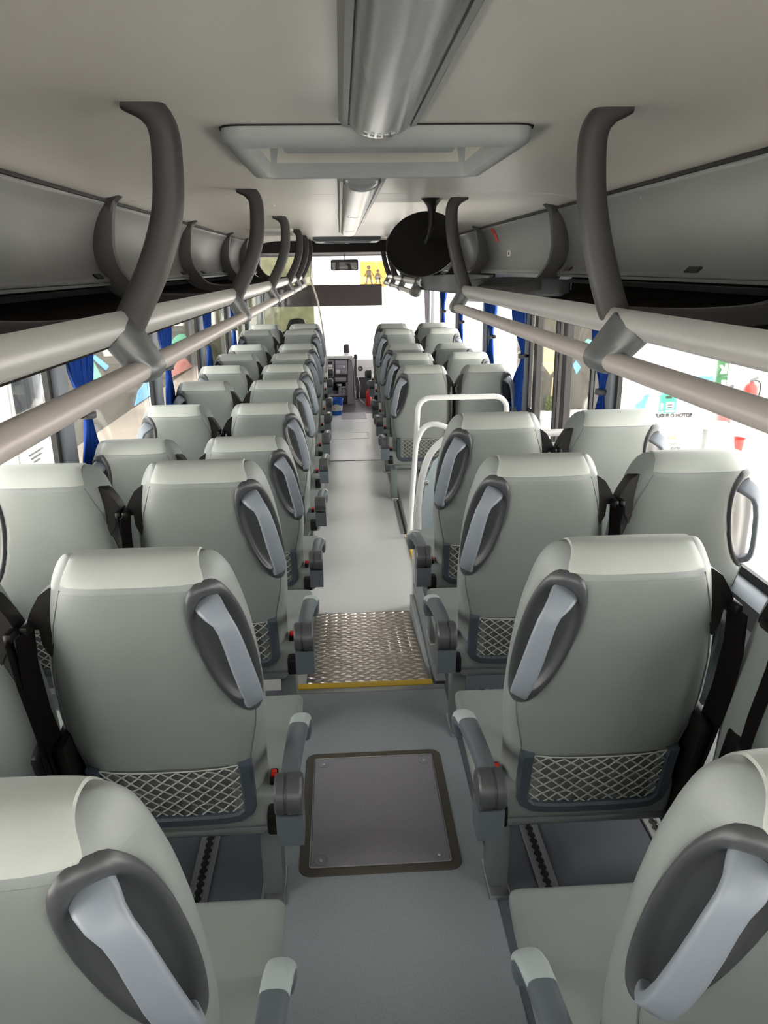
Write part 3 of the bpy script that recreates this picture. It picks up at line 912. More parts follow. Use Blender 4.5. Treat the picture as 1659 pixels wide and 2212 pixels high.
# ================================================================== LUGGAGE RACKS
def sub_lerp(a, b, n):
    return [tuple(a[k] + (b[k] - a[k]) * i / n for k in range(len(a))) for i in range(n + 1)]
def catmull(pts, n=6):
    P = [Vector(p) for p in pts]
    P = [P[0] * 2 - P[1]] + P + [P[-1] * 2 - P[-2]]
    out = []
    for i in range(1, len(P) - 2):
        for k in range(n):
            t = k / n
            a, b, c, d = P[i - 1], P[i], P[i + 1], P[i + 2]
            out.append(0.5 * ((2 * b) + (c - a) * t + (2 * a - 5 * b + 4 * c - d) * t * t + (3 * b - a - 3 * c + d) * t ** 3))
    out.append(P[-2])
    return out
RX, RZ = 0.508, 1.4455
def rack(sx, ya, yb, posts, label, brackets=None, clip_end=None):
    root = empty('luggage_rack', (sx * 0.53, ya, 1.5))
    tag(root, label, 'luggage rack')
    inv = (-sx * 0.53, -ya, -1.5)
    def B(mb, n, m, sm=40):
        mb.v = [(x + inv[0], y + inv[1], z + inv[2]) for x, y, z in mb.v]
        return mb.build(n, m, root, smooth=sm)
    X = lambda v: sx * v
    # tray, back wall strip
    B(MB().prism_y([(X(0.545), 1.515), (X(0.75), 1.490), (X(1.06), 1.490), (X(1.11), 1.52), (X(1.11), 1.595), (X(1.125), 1.595), (X(1.125), 1.505), (X(1.07), 1.475), (X(0.75), 1.475), (X(0.545), 1.500)], ya, yb), 'tray', M_TRAY)
    B(MB().prism_y([(X(1.085), 1.575), (X(1.112), 1.578), (X(1.112), 1.560), (X(1.09), 1.558)], ya, yb), 'rear_ledge', M_DGREY)
    # fascia: a shallow curved silver extrusion
    pr_ = [(0.552, 1.578), (0.545, 1.584), (0.538, 1.578), (0.529, 1.555), (0.526, 1.530), (0.530, 1.505), (0.542, 1.488), (0.556, 1.484), (0.556, 1.492), (0.545, 1.510), (0.541, 1.53), (0.545, 1.555)]
    zb_, zt_ = (1.492, 1.554) if sx > 0 else (1.502, 1.568)
    pr_ = [(a, zb_ + (b - 1.484) / 0.10 * (zt_ - zb_)) for a, b in pr_]
    B(MB().prism_y([(X(a), b) for a, b in pr_], ya, yb), 'fascia', M_FASCIA, 50)
    B(MB().tube([(X(RX), ya, RZ), (X(RX), yb, RZ)], 0.0225, 20), 'grab_rail', M_RAIL, 60)
    for y in posts:
        yp = y
        if sx > 0 and abs(y - 1.79) < 0.01:
            y = 1.71
        # rail clip: wing on the fascia tapering to a ring round the rail
        bm = bmesh.new()
        pts = [(0.527, y - 0.0, zt_ - 0.008), (0.541, y - 0.0, zt_ - 0.008), (0.522, y + 0.03, 1.52), (0.528, y - 0.15, zb_ + 0.012), (0.550, y - 0.15, zb_ + 0.002), (0.550, y + 0.05, 1.49)]
        for yy, r_ in ((y - 0.060, 0.026), (y - 0.03, 0.031), (y + 0.045, 0.031), (y + 0.055, 0.026)):
            for k in range(12):
                an = 2 * PI * k / 12
                pts.append((RX + r_ * math.cos(an), yy, RZ + r_ * math.sin(an)))
        for q in pts:
            bm.verts.new((X(q[0]), q[1], q[2]))
        res = bmesh.ops.convex_hull(bm, input=bm.verts[:])
        junk = [e_ for e_ in res['geom_interior'] if isinstance(e_, bmesh.types.BMVert)]
        bmesh.ops.delete(bm, geom=junk, context='VERTS')
        bm.verts.index_update()
        mb = MB().add([v.co.copy() for v in bm.verts], [[v.index for v in f_.verts] for f_ in bm.faces])
        bm.free()
        B(mb, 'rail_clip', M_CLIP, 38)
        y = yp
        # front post: C-shaped arm from fascia to ceiling with an outward flange
        if clip_end is not None and y in clip_end:
            continue
        dx = 0.055 if sx > 0 else 0.0
        pth = catmull([(0.56 + dx * .3, y, 1.500), (0.525 + dx * .4, y, 1.56), (0.470 + dx * .8, y, 1.66), (0.434 + dx, y, 1.76), (0.424 + dx, y, 1.85), (0.426 + dx, y, 1.92), (0.450 + dx, y, 1.955), (0.500 + dx, y, 1.968)], 5)
        fr = []
        for i, p in enumerate(pth):
            t = (pth[min(i + 1, len(pth) - 1)] - pth[max(i - 1, 0)]).normalized()
            n = Vector((0, 1, 0))
            b = t.cross(n).normalized()
            k = i / (len(pth) - 1)
            wsc = 1.15 - 0.25 * k if k < 0.86 else 0.935 - (k - 0.86) * 3.2
            p2 = Vector((X(p.x), p.y, p.z)); t2 = Vector((X(t.x), t.y, t.z)); b2 = Vector((X(b.x), b.y, b.z))
            fr.append((p2, n, b2, (1.0, wsc)))
        sec = [(0.026 * math.copysign(abs(math.cos(q)) ** 0.6, math.cos(q)), 0.030 * math.copysign(abs(math.sin(q)) ** 0.6, math.sin(q))) for q in [2 * PI * k / 16 for k in range(16)]]
        B(MB().sweep(fr, sec), 'post', M_POST, 50)
    for y in (brackets if brackets is not None else posts):
        # rear bracket: follows the lid down and crosses the tray
        pth = catmull([(1.00, y, 1.962), (1.045, y, 1.925), (1.085, y, 1.85), (1.105, y, 1.75), (1.085, y, 1.64), (1.03, y, 1.565), (0.93, y, 1.525), (0.75, y, 1.513), (0.58, y, 1.520)], 5)
        fr = []
        for i, p in enumerate(pth):
            t = (pth[min(i + 1, len(pth) - 1)] - pth[max(i - 1, 0)]).normalized()
            n = Vector((0, 1, 0))
            b = t.cross(n).normalized()
            k = i / (len(pth) - 1)
            fr.append((Vector((X(p.x), p.y, p.z)), n, Vector((X(b.x), b.y, b.z)) * -1, (1.0, 0.45 + 0.75 * sstep(k / 0.35) if k < 0.58 else 1.2 - 0.6 * sstep((k - 0.58) / 0.2))))
        sec = [(-0.030, -0.020), (-0.030, 0.044), (-0.022, 0.056), (0.022, 0.056), (0.030, 0.044), (0.030, -0.020)]
        B(MB().sweep(fr, sec), 'bracket', M_POST, 40)
    return root
LPOST = [-0.05, 1.72, 3.49, 5.27, 7.05, 8.35, 9.55]
rack(-1, -0.9, 9.75, LPOST, 'left luggage rack with silver fascia, hand rail and charcoal posts')
RPOST1 = [-0.05, 1.79, 3.98]
rr_ = rack(1, -0.9, 4.02, RPOST1, 'right rear luggage rack ending before the middle door', brackets=[-0.05, 1.79, 4.17])
RPOST2 = [6.35, 7.75, 9.05, 10.2]
rf_ = rack(1, 6.12, 10.3, RPOST2, 'right front luggage rack beyond the round black mirror', brackets=[6.42, 7.75, 9.05])
# rounded end walls of the two right-hand racks
def end_wall(root, sx, y, bulge, m, name):
    base = root.location
    rows = []
    for k in range(13):
        t = k / 12
        x = 0.535 + 0.56 * t
        yy = y + bulge * math.sin(PI * t) ** 0.7
        rows.append([(sx * x - base.x, yy - base.y, z - base.z) for z in (1.445 + 0.03 * abs(2 * t - 1), 1.47, 1.52, 1.565 + 0.015 * math.sin(PI * t), 1.572 + 0.015 * math.sin(PI * t))])
    MB().grid(rows).build(name, m, root, smooth=60, solid=0.012)
end_wall(rr_, 1, 4.0, 0.22, M_DGREY, 'end_wall')
end_wall(rf_, 1, 6.16, -0.22, M_CLIP, 'end_wall')
MB().lathe([(0.0, -0.05), (0.018, -0.046), (0.034, -0.03), (0.042, 0.0), (0.042, 0.05), (0.034, 0.10)], (0, 0, 0), 'Y', 20, cap=False).build('rail_end_ball', M_CLIP, rf_, smooth=60, loc=(RX - 0.53, 0.0, RZ + 0.012 - 1.5))
MB().lathe([(0.0, -0.053), (0.014, -0.053), (0.016, -0.047)], (0, 0, 0), 'Y', 14, cap=False).build('rail_end_plug', M_BRONZE, rf_, smooth=0, loc=(RX - 0.53, 0.0, RZ + 0.008 - 1.5))

# ---- hinged lids between the brackets: concave silver panels with a bright ledge
LIDP = [(1.040, 1.917), (1.075, 1.868), (1.102, 1.80), (1.112, 1.73), (1.103, 1.67), (1.080, 1.63), (1.060, 1.612), (1.056, 1.600)]
lid_words = ['nearest the camera', 'second from the camera', 'third from the camera', 'fourth from the camera', 'fifth from the camera', 'farthest from the camera', 'at the front end']
def lid(sx, ya, yb, label, slots=True, mm=M_LID):
    root = empty('bin_lid', (sx * 1.05, ya, 1.6))
    tag(root, label, 'bin lid', 'overhead bin lids')
    pth = catmull([(a, 0, b) for a, b in LIDP], 4)
    rows = [[(sx * (p.x - 1.05), yy, p.z - 1.6) for p in pth] for yy in (0, (yb - ya) / 2, yb - ya)]
    MB().grid(rows).build('panel', mm, root, smooth=70, solid=0.008)
    MB().bounds(sx * 0.004, sx * 0.03, 0, yb - ya, -0.012, -0.002).build('lower_lip', M_TRACK, root, smooth=0)
    if slots:
        for yy in ((0.30 * (yb - ya)), 0.93 * (yb - ya)):
            MB().box((sx * 0.016, yy, 0.0260), (0.024, 0.095, 0.008), ry=sx * -0.75, bev=0.002, seg=1).build('slot', M_LIDGAP, root, smooth=0)
        for yy in (0.52 * (yb - ya),):
            MB().lathe([(0.007, 0), (0.006, -0.003), (0, -0.004)], (sx * 0.012, yy, 0.285), 'X', 10, cap=False).build('bumper', M_FASCIA, root)
    return root
gaps = [(-0.9, -0.11), (0.01, 1.66), (1.78, 3.43), (3.55, 5.21), (5.33, 6.99), (7.11, 8.29), (8.41, 9.49)]
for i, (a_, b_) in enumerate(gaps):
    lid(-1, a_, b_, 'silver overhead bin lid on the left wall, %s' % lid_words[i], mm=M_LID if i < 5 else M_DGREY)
gaps = [(-0.9, -0.11), (0.01, 1.73), (1.85, 4.10)]
for i, (a_, b_) in enumerate(gaps):
    lid(1, a_, b_, 'silver overhead bin lid on the right wall, %s' % lid_words[i])
l4 = lid(1, 4.235, 6.36, 'plain silver panel above the middle door with red and white stickers', slots=False)
def lid_sticker(root, y, k0, k1, wd_, name, m, ya=4.235):
    pth = catmull([(a, 0, b) for a, b in LIDP], 4)
    pts = []
    for k in (k0, (k0 + k1) / 2, k1):
        i = int(k); f_ = k - i
        p = pth[i].lerp(pth[min(i + 1, len(pth) - 1)], f_)
        pts.append(p)
    rows = [[(p.x - 1.05 - 0.0065, y - ya + q, p.z - 1.6) for p in pts] for q in (0, wd_)]
    return MB().grid(rows).build(name, m, root, smooth=0, solid=0.001)
lid_sticker(l4, 5.86, 1.2, 7.4, 0.10, 'red_sticker', M_EXT)
lid_sticker(l4, 5.885, 1.8, 3.6, 0.05, 'sticker_print', M_PRINTW)
lid_sticker(l4, 5.885, 5.6, 6.6, 0.03, 'sticker_print', M_PRINTW)
lid_sticker(l4, 5.50, 11.2, 13.6, 0.11, 'white_sticker', M_PRINTW)
lid_sticker(l4, 5.53, 11.8, 13.0, 0.04, 'sticker_print', M_PRINTK).location.x -= 0.001
lid(1, 6.48, 7.69, 'silver overhead bin lid just beyond the end wall of the right front rack')
lid(1, 7.81, 9.0, 'silver overhead bin lid half hidden behind the round black mirror')

# ================================================================== CEILING FITTINGS
def light_strip(xc, ya, yb, label, slots_y):
    root = empty('ceiling_light', (xc, ya, ZC))
    tag(root, label, 'ceiling light', 'ceiling light covers')
    L = yb - ya
    W, D = 0.085, 0.052
    def prof(w_, d_, n=14):
        return [(w_ * math.cos(a), -d_ * math.sin(a)) for a in np.linspace(0, PI, n)]
    rows = []
    for t, k in ((0, 0.55), (0.006, 0.75), (0.02, 0.93), (0.05, 1.0)):
        rows.append([(x * (0.75 + 0.25 * k), t, z * k) for x, z in prof(W - 0.012, D)])
    for t in np.linspace(0.1, L - 0.1, 6):
        rows.append([(x, t, z) for x, z in prof(W - 0.012, D)])
    for t, k in ((0.05, 1.0), (0.02, 0.93), (0.006, 0.75), (0, 0.55)):
        rows.append([(x * (0.75 + 0.25 * k), L - t, z * k) for x, z in prof(W - 0.012, D)])
    cv = MB().grid(rows)
    n = 14
    cv.f.append(tuple(range(n)))
    cv.f.append(tuple((len(rows) - 1) * n + k for k in range(n)))
    cv = cv.build('cover', M_STRIP, root, smooth=60)
    for sx in (-1, 1):
        MB().prism_y([(sx * 0.064, 0.0), (sx * 0.090, 0.0), (sx * 0.090, -0.008), (sx * 0.081, -0.02), (sx * 0.070, -0.022)], 0.0, L).build('edge_trim', M_STRIPE, root)
    for ys_ in slots_y:
        for k in range(5):
            x = -0.034 + 0.0145 * k
            zz = -D * math.sqrt(max(0, 1 - (x / (W - 0.012)) ** 2)) - 0.0008
            MB().box((x, ys_ - ya, zz), (0.009, 0.03, 0.002), ry=-math.atan2(x, 0.075)).build('vent_slot', M_STRIPE, cv, smooth=0)
    return root
light_strip(0.018, -0.6, 1.86, 'brushed silver ceiling light cover nearest the camera with vent slots', (1.772,))
light_strip(0.012, 3.0, 7.45, 'clear and silver ceiling light cover beyond the roof hatch', (4.6, 6.4))
# ---- roof hatch
hx0, hx1, hy0, hy1 = -0.348, 0.392, 1.95, 2.70
rh = empty('roof_hatch', ((hx0 + hx1) / 2, (hy0 + hy1) / 2, ZC))
tag(rh, 'pale rectangular roof hatch frame with recessed panel in the ceiling', 'roof hatch')
def rrect(hw, hd, r, n=5):
    out = []
    for cx_, cy_, a0 in ((hw - r, hd - r, 0), (-hw + r, hd - r, PI / 2), (-hw + r, -hd + r, PI), (hw - r, -hd + r, 1.5 * PI)):
        for k in range(n):
            a = a0 + PI / 2 * k / (n - 1)
            out.append((cx_ + r * math.cos(a), cy_ + r * math.sin(a)))
    return out
hw, hd = (hx1 - hx0) / 2, (hy1 - hy0) / 2
rows = []
for d_, z, r in ((0.0, 0.0, 0.05), (0.0, -0.026, 0.05), (0.005, -0.034, 0.048), (0.014, -0.041, 0.045), (0.042, -0.045, 0.04), (0.053, -0.042, 0.035), (0.061, -0.025, 0.03), (0.064, 0.085, 0.03)):
    rows.append([(a, b, z) for a, b in rrect(hw - d_, hd - d_, r)])
MB().grid(rows, closed_u=True).build('frame', M_HATCHW, rh, smooth=45)
rows = [[(a, b, z) for a, b in rrect(hw + g, hd + g, 0.05)] for g, z in ((0.004, -0.0005), (0.004, -0.0035), (-0.002, -0.0035))]
MB().grid(rows, closed_u=True).build('shadow_gap', M_LIDGAP, rh, smooth=0)
MB().box((0, 0, 0.092), (2 * hw - 0.10, 2 * hd - 0.10, 0.016), bev=0.003).build('glass_lid', M_HATCHW, rh)
MB().box((0, -0.03, 0.050), (2 * hw - 0.22, 2 * hd - 0.22, 0.030), rx=-0.08, bev=0.012).build('inner_panel', M_HATCHW, rh)
# ---- small skylight frame further forward on the left, front air vent
v = empty('ceiling_vent', (-0.66, 7.3, ZC))
tag(v, 'small white framed ceiling opening behind the left posts', 'vent')
rows = [[(a, b, z) for a, b in rrect(0.19 - g, 0.42 - g, 0.03)] for g, z in ((0, 0), (0, -0.02), (0.03, -0.026), (0.05, -0.01), (0.05, 0.002))]
MB().grid(rows, closed_u=True).build('frame', M_PRINTW, v, smooth=40)
for k in range(2):
    MB().box((0, -0.14 + 0.28 * k, -0.004), (0.27, 0.03, 0.012), bev=0.003).build('crossbar', M_PRINTW, v)
MB().box((0, 0, -0.001), (0.28, 0.74, 0.002)).build('lens', M_STRIPE, v, smooth=0)
v = empty('front_hatch', (0.01, 9.3, ZC))
tag(v, 'shallow dark grey ceiling hatch just before the windscreen header', 'roof hatch')
rows = [[(a, b, z) for a, b in rrect(0.38 - g, 0.36 - g, 0.04)] for g, z in ((0, 0.0), (0, -0.03), (0.02, -0.045), (0.10, -0.045), (0.13, -0.01))]
MB().grid(rows, closed_u=True).build('frame', M_SILL, v, smooth=40)
MB().box((0, 0, -0.012), (0.52, 0.48, 0.01)).build('panel', M_HATCHW, v, smooth=0)
tag(MB().lathe([(0.075, 0), (0.07, -0.02), (0.05, -0.035), (0.0, -0.04)], (0.02, 9.95, ZC), n=24, cap=False).build('dome_lamp', M_PRINTW), 'round white dome lamp on the ceiling before the windscreen', 'lamp')
# ---- round black convex mirror on its stalk
cm = empty('convex_mirror', (0.385, 4.02, ZC))
tag(cm, 'round black dished mirror back hanging by a stalk from the ceiling', 'mirror')
R_ = Matrix.Rotation(math.radians(-18), 3, 'Z') @ Matrix.Rotation(math.radians(58), 3, 'X')
cc = Vector((-0.030, 0.13, -0.212))
mb = MB().lathe([(0.0, -0.055), (0.028, -0.053), (0.036, -0.046), (0.06, -0.043), (0.10, -0.034), (0.14, -0.018), (0.163, 0.0), (0.172, 0.002), (0.174, 0.010), (0.170, 0.016), (0.16, 0.014), (0.0, 0.03)], (0, 0, 0), 'Z', 48, cap=False)
mb.v = [tuple(R_ @ (Vector(q) * 1.10) + cc) for q in mb.v]
mb.build('mirror_dish', M_BLACK, cm, smooth=40)
mb = MB().tube([(0.0, 0, 0.0), (0.0, 0, -0.012), (0.0, 0.0, -0.035), (0.0, 0.0, -0.07), (0, 0.0, -0.12), (-0.008, 0.02, -0.165), (-0.02, 0.06, -0.205)], [0.055, 0.042, 0.024, 0.018, 0.015, 0.012, 0.012], 16)
mb.build('stalk', M_BLACK, cm, smooth=50)

# ================================================================== FLOOR FITTINGS
# trapdoor in the rear aisle
fh = empty('floor_hatch', (-0.011, 2.024, 0.004))
tag(fh, 'dark purple-grey floor hatch with bronze rim and four screws in the rear aisle', 'floor hatch')
hw, hd = 0.236, 0.285
rows = [[(a, b, z) for a, b in rrect(hw - g, hd - g, r)] for g, z, r in ((0, 0, 0.035), (0.001, 0.0035, 0.035), (0.028, 0.0035, 0.012), (0.029, 0.0, 0.012))]
MB().grid(rows, closed_u=True).build('rim', M_BRONZE, fh, smooth=30)
rows = [[(a, b, z) for a, b in rrect(hw - g, hd - g, 0.008)] for g, z in ((0.0285, 0), (0.029, 0.0048), (0.0325, 0.0048), (0.033, 0.0))]
MB().grid(rows, closed_u=True).build('metal_edge', M_STEEL, fh, smooth=30)
MB().box((0, 0, 0.001), (2 * hw - 0.066, 2 * hd - 0.066, 0.005), bev=0.001, seg=1).build('lid_panel', M_HATCH, fh, smooth=0)
for sx in (-1, 1):
    for sy in (-1, 1):
        c = (sx * (hw - 0.062), sy * (hd - 0.060), 0.0035)
        w_ = MB().lathe([(0.021, 0), (0.021, 0.0014), (0.019, 0.0014), (0.018, 0.0004), (0.0, 0.0004)], c, n=22, cap=False).build('screw_washer', M_HATCH, fh, smooth=30)
        MB().lathe([(0.007, 0.0004), (0.006, 0.003), (0.003, 0.004), (0.0, 0.003)], c, n=12, cap=False).build('screw_head', M_STEEL, w_, smooth=60)
# chequer plate ramp
tp = empty('chequer_plate', (-0.012, 2.785, 0.0))
tag(tp, 'shiny chequer plate ramp between the rear and middle aisle floors', 'tread plate')
LR, DZR = 1.005, ZL - 0.0
pw = 0.257
MB().add([(-pw, 0, 0.004), (pw, 0, 0.004), (pw, LR, DZR + 0.004), (-pw, LR, DZR + 0.004), (-pw, 0, -0.004), (pw, 0, -0.004), (pw, LR, DZR - 0.02), (-pw, LR, DZR - 0.02)],
         [(0, 1, 2, 3), (4, 7, 6, 5), (0, 4, 5, 1), (1, 5, 6, 2), (2, 6, 7, 3), (3, 7, 4, 0)]).build('plate', M_PLATE, tp, smooth=0)
mb = MB()
px, py = 0.0515, 0.0290
nrow = int(LR / py)
for j in range(nrow):
    for i in range(-6, 6):
        x = (i + 0.5 + (0.5 if j % 2 else 0)) * px
        if abs(x) > pw - 0.012:
            continue
        y = (j + 0.5) * py
        an = 0.50 if j % 2 else -0.50
        L_, W_ = 0.0245, 0.0085
        c, s_ = math.cos(an), math.sin(an)
        def q(a, b, h):
            yy = y + a * s_ + b * c
            return (x + a * c - b * s_, yy, 0.004 + DZR * yy / LR + h)
        mb.add([q(-L_, 0, 0.0), q(-L_ * .3, -W_, 0), q(L_ * .3, -W_, 0), q(L_, 0, 0), q(L_ * .3, W_, 0), q(-L_ * .3, W_, 0), q(-L_ * .72, 0, 0.003), q(L_ * .72, 0, 0.003), q(0, W_ * .55, 0.0036), q(0, -W_ * .55, 0.0036)],
               [(0, 1, 6), (1, 2, 9), (1, 9, 6), (2, 7, 9), (2, 3, 7), (3, 4, 7), (4, 8, 7), (4, 5, 8), (5, 6, 8), (5, 0, 6), (6, 9, 7, 8)])
o = mb.build('tread_bars', M_TREAD, tp, smooth=20)
o['kind'] = 'stuff'
# flush floor hatches at the front
for (cx_, cy_, w_, d_, m, lab) in ((-0.008, 8.40, 0.205, 0.17, M_PRINTW, 'white rimmed floor hatch in the bright front aisle'), (0.043, 9.60, 0.16, 0.22, M_DASH, 'mauve floor hatch beside the blue bucket')):
    f_ = empty('floor_hatch', (cx_, cy_, ZL - 0.004))
    tag(f_, lab, 'floor hatch')
    rows = [[(a, b, z) for a, b in rrect(w_ - g, d_ - g, 0.02)] for g, z in ((0, 0), (0.001, 0.004), (0.022, 0.004), (0.023, 0))]
    MB().grid(rows, closed_u=True).build('rim', m, f_, smooth=30)
    MB().box((0, 0, 0.0008), (2 * w_ - 0.05, 2 * d_ - 0.05, 0.003)).build('lid_panel', M_FLOORL if m is M_PRINTW else M_DASH, f_, smooth=0)

# ================================================================== HAND RAILS AND PARTITION AT THE MIDDLE DOOR
def arc(c, r, a0, a1, ax, ay, n=7):
    c, ax, ay = Vector(c), Vector(ax), Vector(ay)
    return [c + ax * r * math.cos(a) + ay * r * math.sin(a) for a in np.linspace(a0, a1, n)]
hr = empty('hand_rail', (0.40, 4.98, ZL))
tag(hr, 'white tubular hand rail hoop beyond the middle door landing', 'hand rail')
def rel(pts, o):
    return [(p[0] - o[0], p[1] - o[1], p[2] - o[2]) for p in pts]
O = (0.40, 4.98, ZL)
pts = [(0.350, 4.98, ZL), (0.375, 4.98, 0.2), (0.400, 4.98, 0.55)] + [(p.x, 4.98, p.z) for p in arc((0.495, 0, 0.735), 0.085, PI, PI / 2, (1, 0, 0), (0, 0, 1))] + [(p.x, 4.98, p.z) for p in arc((0.92, 0, 0.735), 0.085, PI / 2, 0, (1, 0, 0), (0, 0, 1))] + [(1.005, 4.98, 0.4), (1.005, 4.98, ZL)]
MB().tube(rel(pts, O), 0.0175, 14).build('hoop', M_WHITE, hr, smooth=60)
pts = catmull([(0.385, 4.97, 0.36), (0.400, 4.955, 0.52), (0.445, 4.94, 0.625), (0.52, 4.92, 0.655), (0.62, 4.90, 0.62), (0.80, 4.87, 0.50), (1.0, 4.85, 0.36), (1.15, 4.84, 0.26)], 5)
MB().tube(rel(pts, O), 0.0175, 14).build('sloping_branch', M_WHITE, hr, smooth=60)
MB().lathe([(0.035, 0), (0.035, 0.008), (0.02, 0.012)], (-0.05, 0, 0), n=18).build('base_flange', M_WHITE, hr, smooth=40)
dp = empty('door_partition', (0.32, 3.86, 0.0))
tag(dp, 'white tube partition with pale blue panel in front of the fourth right row', 'partition')
O = (0.32, 3.86, 0.0)
pts = catmull([(0.285, 3.86, ZL), (0.292, 3.86, 0.25), (0.308, 3.86, 0.48), (0.332, 3.86, 0.62), (0.375, 3.86, 0.725), (0.455, 3.86, 0.792), (0.56, 3.86, 0.808), (0.9, 3.86, 0.808), (1.235, 3.86, 0.808)], 6)
MB().tube(rel(pts, O), 0.0185, 14).build('frame_tube', M_WHITE, dp, smooth=60)
poly = [(0.318, 0.02), (0.322, 0.40), (0.345, 0.58), (0.385, 0.67), (0.45, 0.73), (0.56, 0.755), (1.20, 0.755), (1.20, 0.02)]
MB().prism([(a - O[0], b - O[2]) for a, b in poly], (0, 0.0, 0), (1, 0, 0), (0, 0, 1), (0, 1, 0), 0.010).build('panel', M_PANEL, dp, smooth=0)
b_ = MB().box((0.012, -0.004, 0.555), (0.055, 0.012, 0.03), bev=0.004).build('panel_bracket', M_WHITE, dp)
MB().lathe([(0.010, 0.0), (0.010, -0.006), (0.005, -0.010), (0, -0.011)], (0.028, -0.010, 0.557), 'Y', 12, cap=False).build('bolt', M_STEEL, b_, smooth=60)

# ================================================================== CURTAINS
def curtain(sx, ya, yb, ztop, zbot, ztie, label, yt, m=M_CURT, tie_m=M_DGREY, folds=5, x=1.225):
    """gathered cloth hanging ya..yb at the top, tied to yt at ztie"""
    root = empty('curtain', (sx * x, (ya + yb) / 2, zbot))
    tag(root, label, 'curtain', 'window curtains')
    O = root.location
    rows = []
    nz, ny = 34, folds * 8
    for i in range(nz + 1):
        z = ztop + (zbot - ztop) * i / nz
        q = math.exp(-((z - ztie) / 0.16) ** 2) if ztie else 0.0
        low = sstep((ztie - z) / 0.35) if ztie else 0
        a0, a1 = ya, yb
        c_ = yt
        half0 = (a1 - a0) / 2
        mid = (a0 + a1) / 2
        half = half0 * (1 - q) + 0.032 * q
        half *= 1 - 0.10 * low
        ctr = mid * (1 - q) + c_ * q
        row = []
        for k in range(ny + 1):
            t = k / ny
            y = ctr - half + 2 * half * t
            amp = 0.018 * (1 - 0.5 * q)
            ph = 2 * PI * folds * t + 0.6 * math.sin(3 * z)
            xx = x + amp * math.sin(ph) + 0.006 * math.sin(11 * t + 5 * z)
            y += 0.25 * (half / (folds + 1)) * math.sin(2 * ph)
            row.append((sx * min(xx, 1.245) - O.x, y - O.y, z - O.z))
        rows.append(row)
    MB().grid(rows).build('cloth', m, root, smooth=80, solid=0.003)
    if ztie:
        ring = []
        for k in range(20):
            an = 2 * PI * k / 20
            ring.append((sx * (x + 0.034 * math.sin(an)) - O.x, yt + 0.042 * math.cos(an) - O.y, ztie - O.z))
        fr = MB()
        rows = [[(p[0], p[1], p[2] + dz) for p in ring] for dz in (-0.014, 0.014)]
        fr.grid(rows, closed_u=True).build('tie_band', tie_m, root, smooth=60, solid=0.004)
        MB().box((sx * 1.24 - O.x, yt - 0.05 - O.y, ztie - O.z + 0.008), (0.03, 0.03, 0.03), bev=0.006).build('tie_button', M_BLACK, root)
    return root
cw = ['nearest the camera', 'second from the camera', 'third from the camera', 'fourth from the camera', 'farthest forward']
for i, yy in enumerate((3.27, 4.95, 6.58, 8.22)):
    curtain(-1, yy, yy + 0.30, 1.50, 0.66, 1.035, 'royal blue tied curtain on the left wall, %s' % cw[i], yy + 0.17)
curtain(1, 3.62, 3.94, 1.50, 0.66, 1.035, 'royal blue tied curtain beside the middle door, nearer the camera', 3.76)
curtain(1, 5.44, 5.86, 1.42, 0.55, 1.02, 'dark blue curtain tied back just beyond the middle door', 5.50)
curtain(1, 6.55, 7.02, 1.50, 0.66, 1.05, 'royal blue tied curtain on the right wall above the sixth-row seat', 6.72)
curtain(1, 8.30, 8.78, 1.50, 0.66, 1.06, 'royal blue tied curtain on the right wall, second beyond the middle door', 8.45)
curtain(1, 9.75, 10.2, 1.50, 0.66, 1.09, 'royal blue tied curtain on the right wall, farthest forward', 9.95)
curtain(1, 11.15, 11.75, 1.55, 0.55, None, 'lavender grey curtain by the front door', 11.4, m=M_LAV, folds=4, x=1.19)

# ================================================================== CAB
# dashboard
db = empty('dashboard', (-0.15, 10.5, ZL - 0.01))
tag(db, 'mauve-grey dashboard with button panel, drawer and storage niche', 'dashboard')
def dpart(name, m, x0, x1, y0, y1, z0, z1, bev=0.006, par=None):
    return MB().bounds(x0 + 0.15, x1 + 0.15, y0 - 10.5, y1 - 10.5, z0 - ZL + 0.01, z1 - ZL + 0.01, bev=bev).build(name, m, par or db)
dpart('top_shelf', M_WHITE, -0.37, 0.06, 10.48, 11.75, 0.455, 0.50, 0.012)
dpart('upper_body', M_DASHD, -0.36, 0.01, 10.52, 11.7, 0.22, 0.456)
dpart('drawer_unit', M_DASHD, -0.36, -0.01, 10.51, 11.3, 0.135, 0.225)
dpart('drawer_front', M_DASH, -0.19, -0.035, 10.498, 10.512, 0.15, 0.205)
bp_ = dpart('button_panel', M_DASH, -0.185, -0.015, 10.508, 10.524, 0.245, 0.44, 0.004)
for (a, b, c, d, m, n) in ((-0.175, -0.025, 0.385, 0.43, M_LAV, 'blank_cover'), (-0.175, -0.025, 0.325, 0.378, M_LAV, 'blank_cover'), (-0.172, -0.115, 0.262, 0.312, M_WHITE, 'ticket_reader'), (-0.105, -0.025, 0.262, 0.315, M_LAV, 'blank_cover')):
    dpart(n, m, a, b, 10.500, 10.512, c, d, 0.003, bp_)
kn = MB().lathe([(0.014, 0), (0.013, -0.016), (0.0, -0.018)], (0.15 - 0.062, -0.002, 0.352 - ZL + 0.01), 'Y', 16, cap=False).build('knob', M_WHITE, bp_, smooth=50)
sp_ = dpart('switch_panel', M_DASH, -0.36, -0.20, 10.508, 10.524, 0.245, 0.44, 0.004)
for i in range(2):
    for j in range(4):
        dpart('rocker_switch', M_PRINTW if j < 3 else M_DASHD, -0.345 + i * 0.07, -0.29 + i * 0.07, 10.500, 10.512, 0.255 + j * 0.045, 0.29 + j * 0.045, 0.003, sp_)
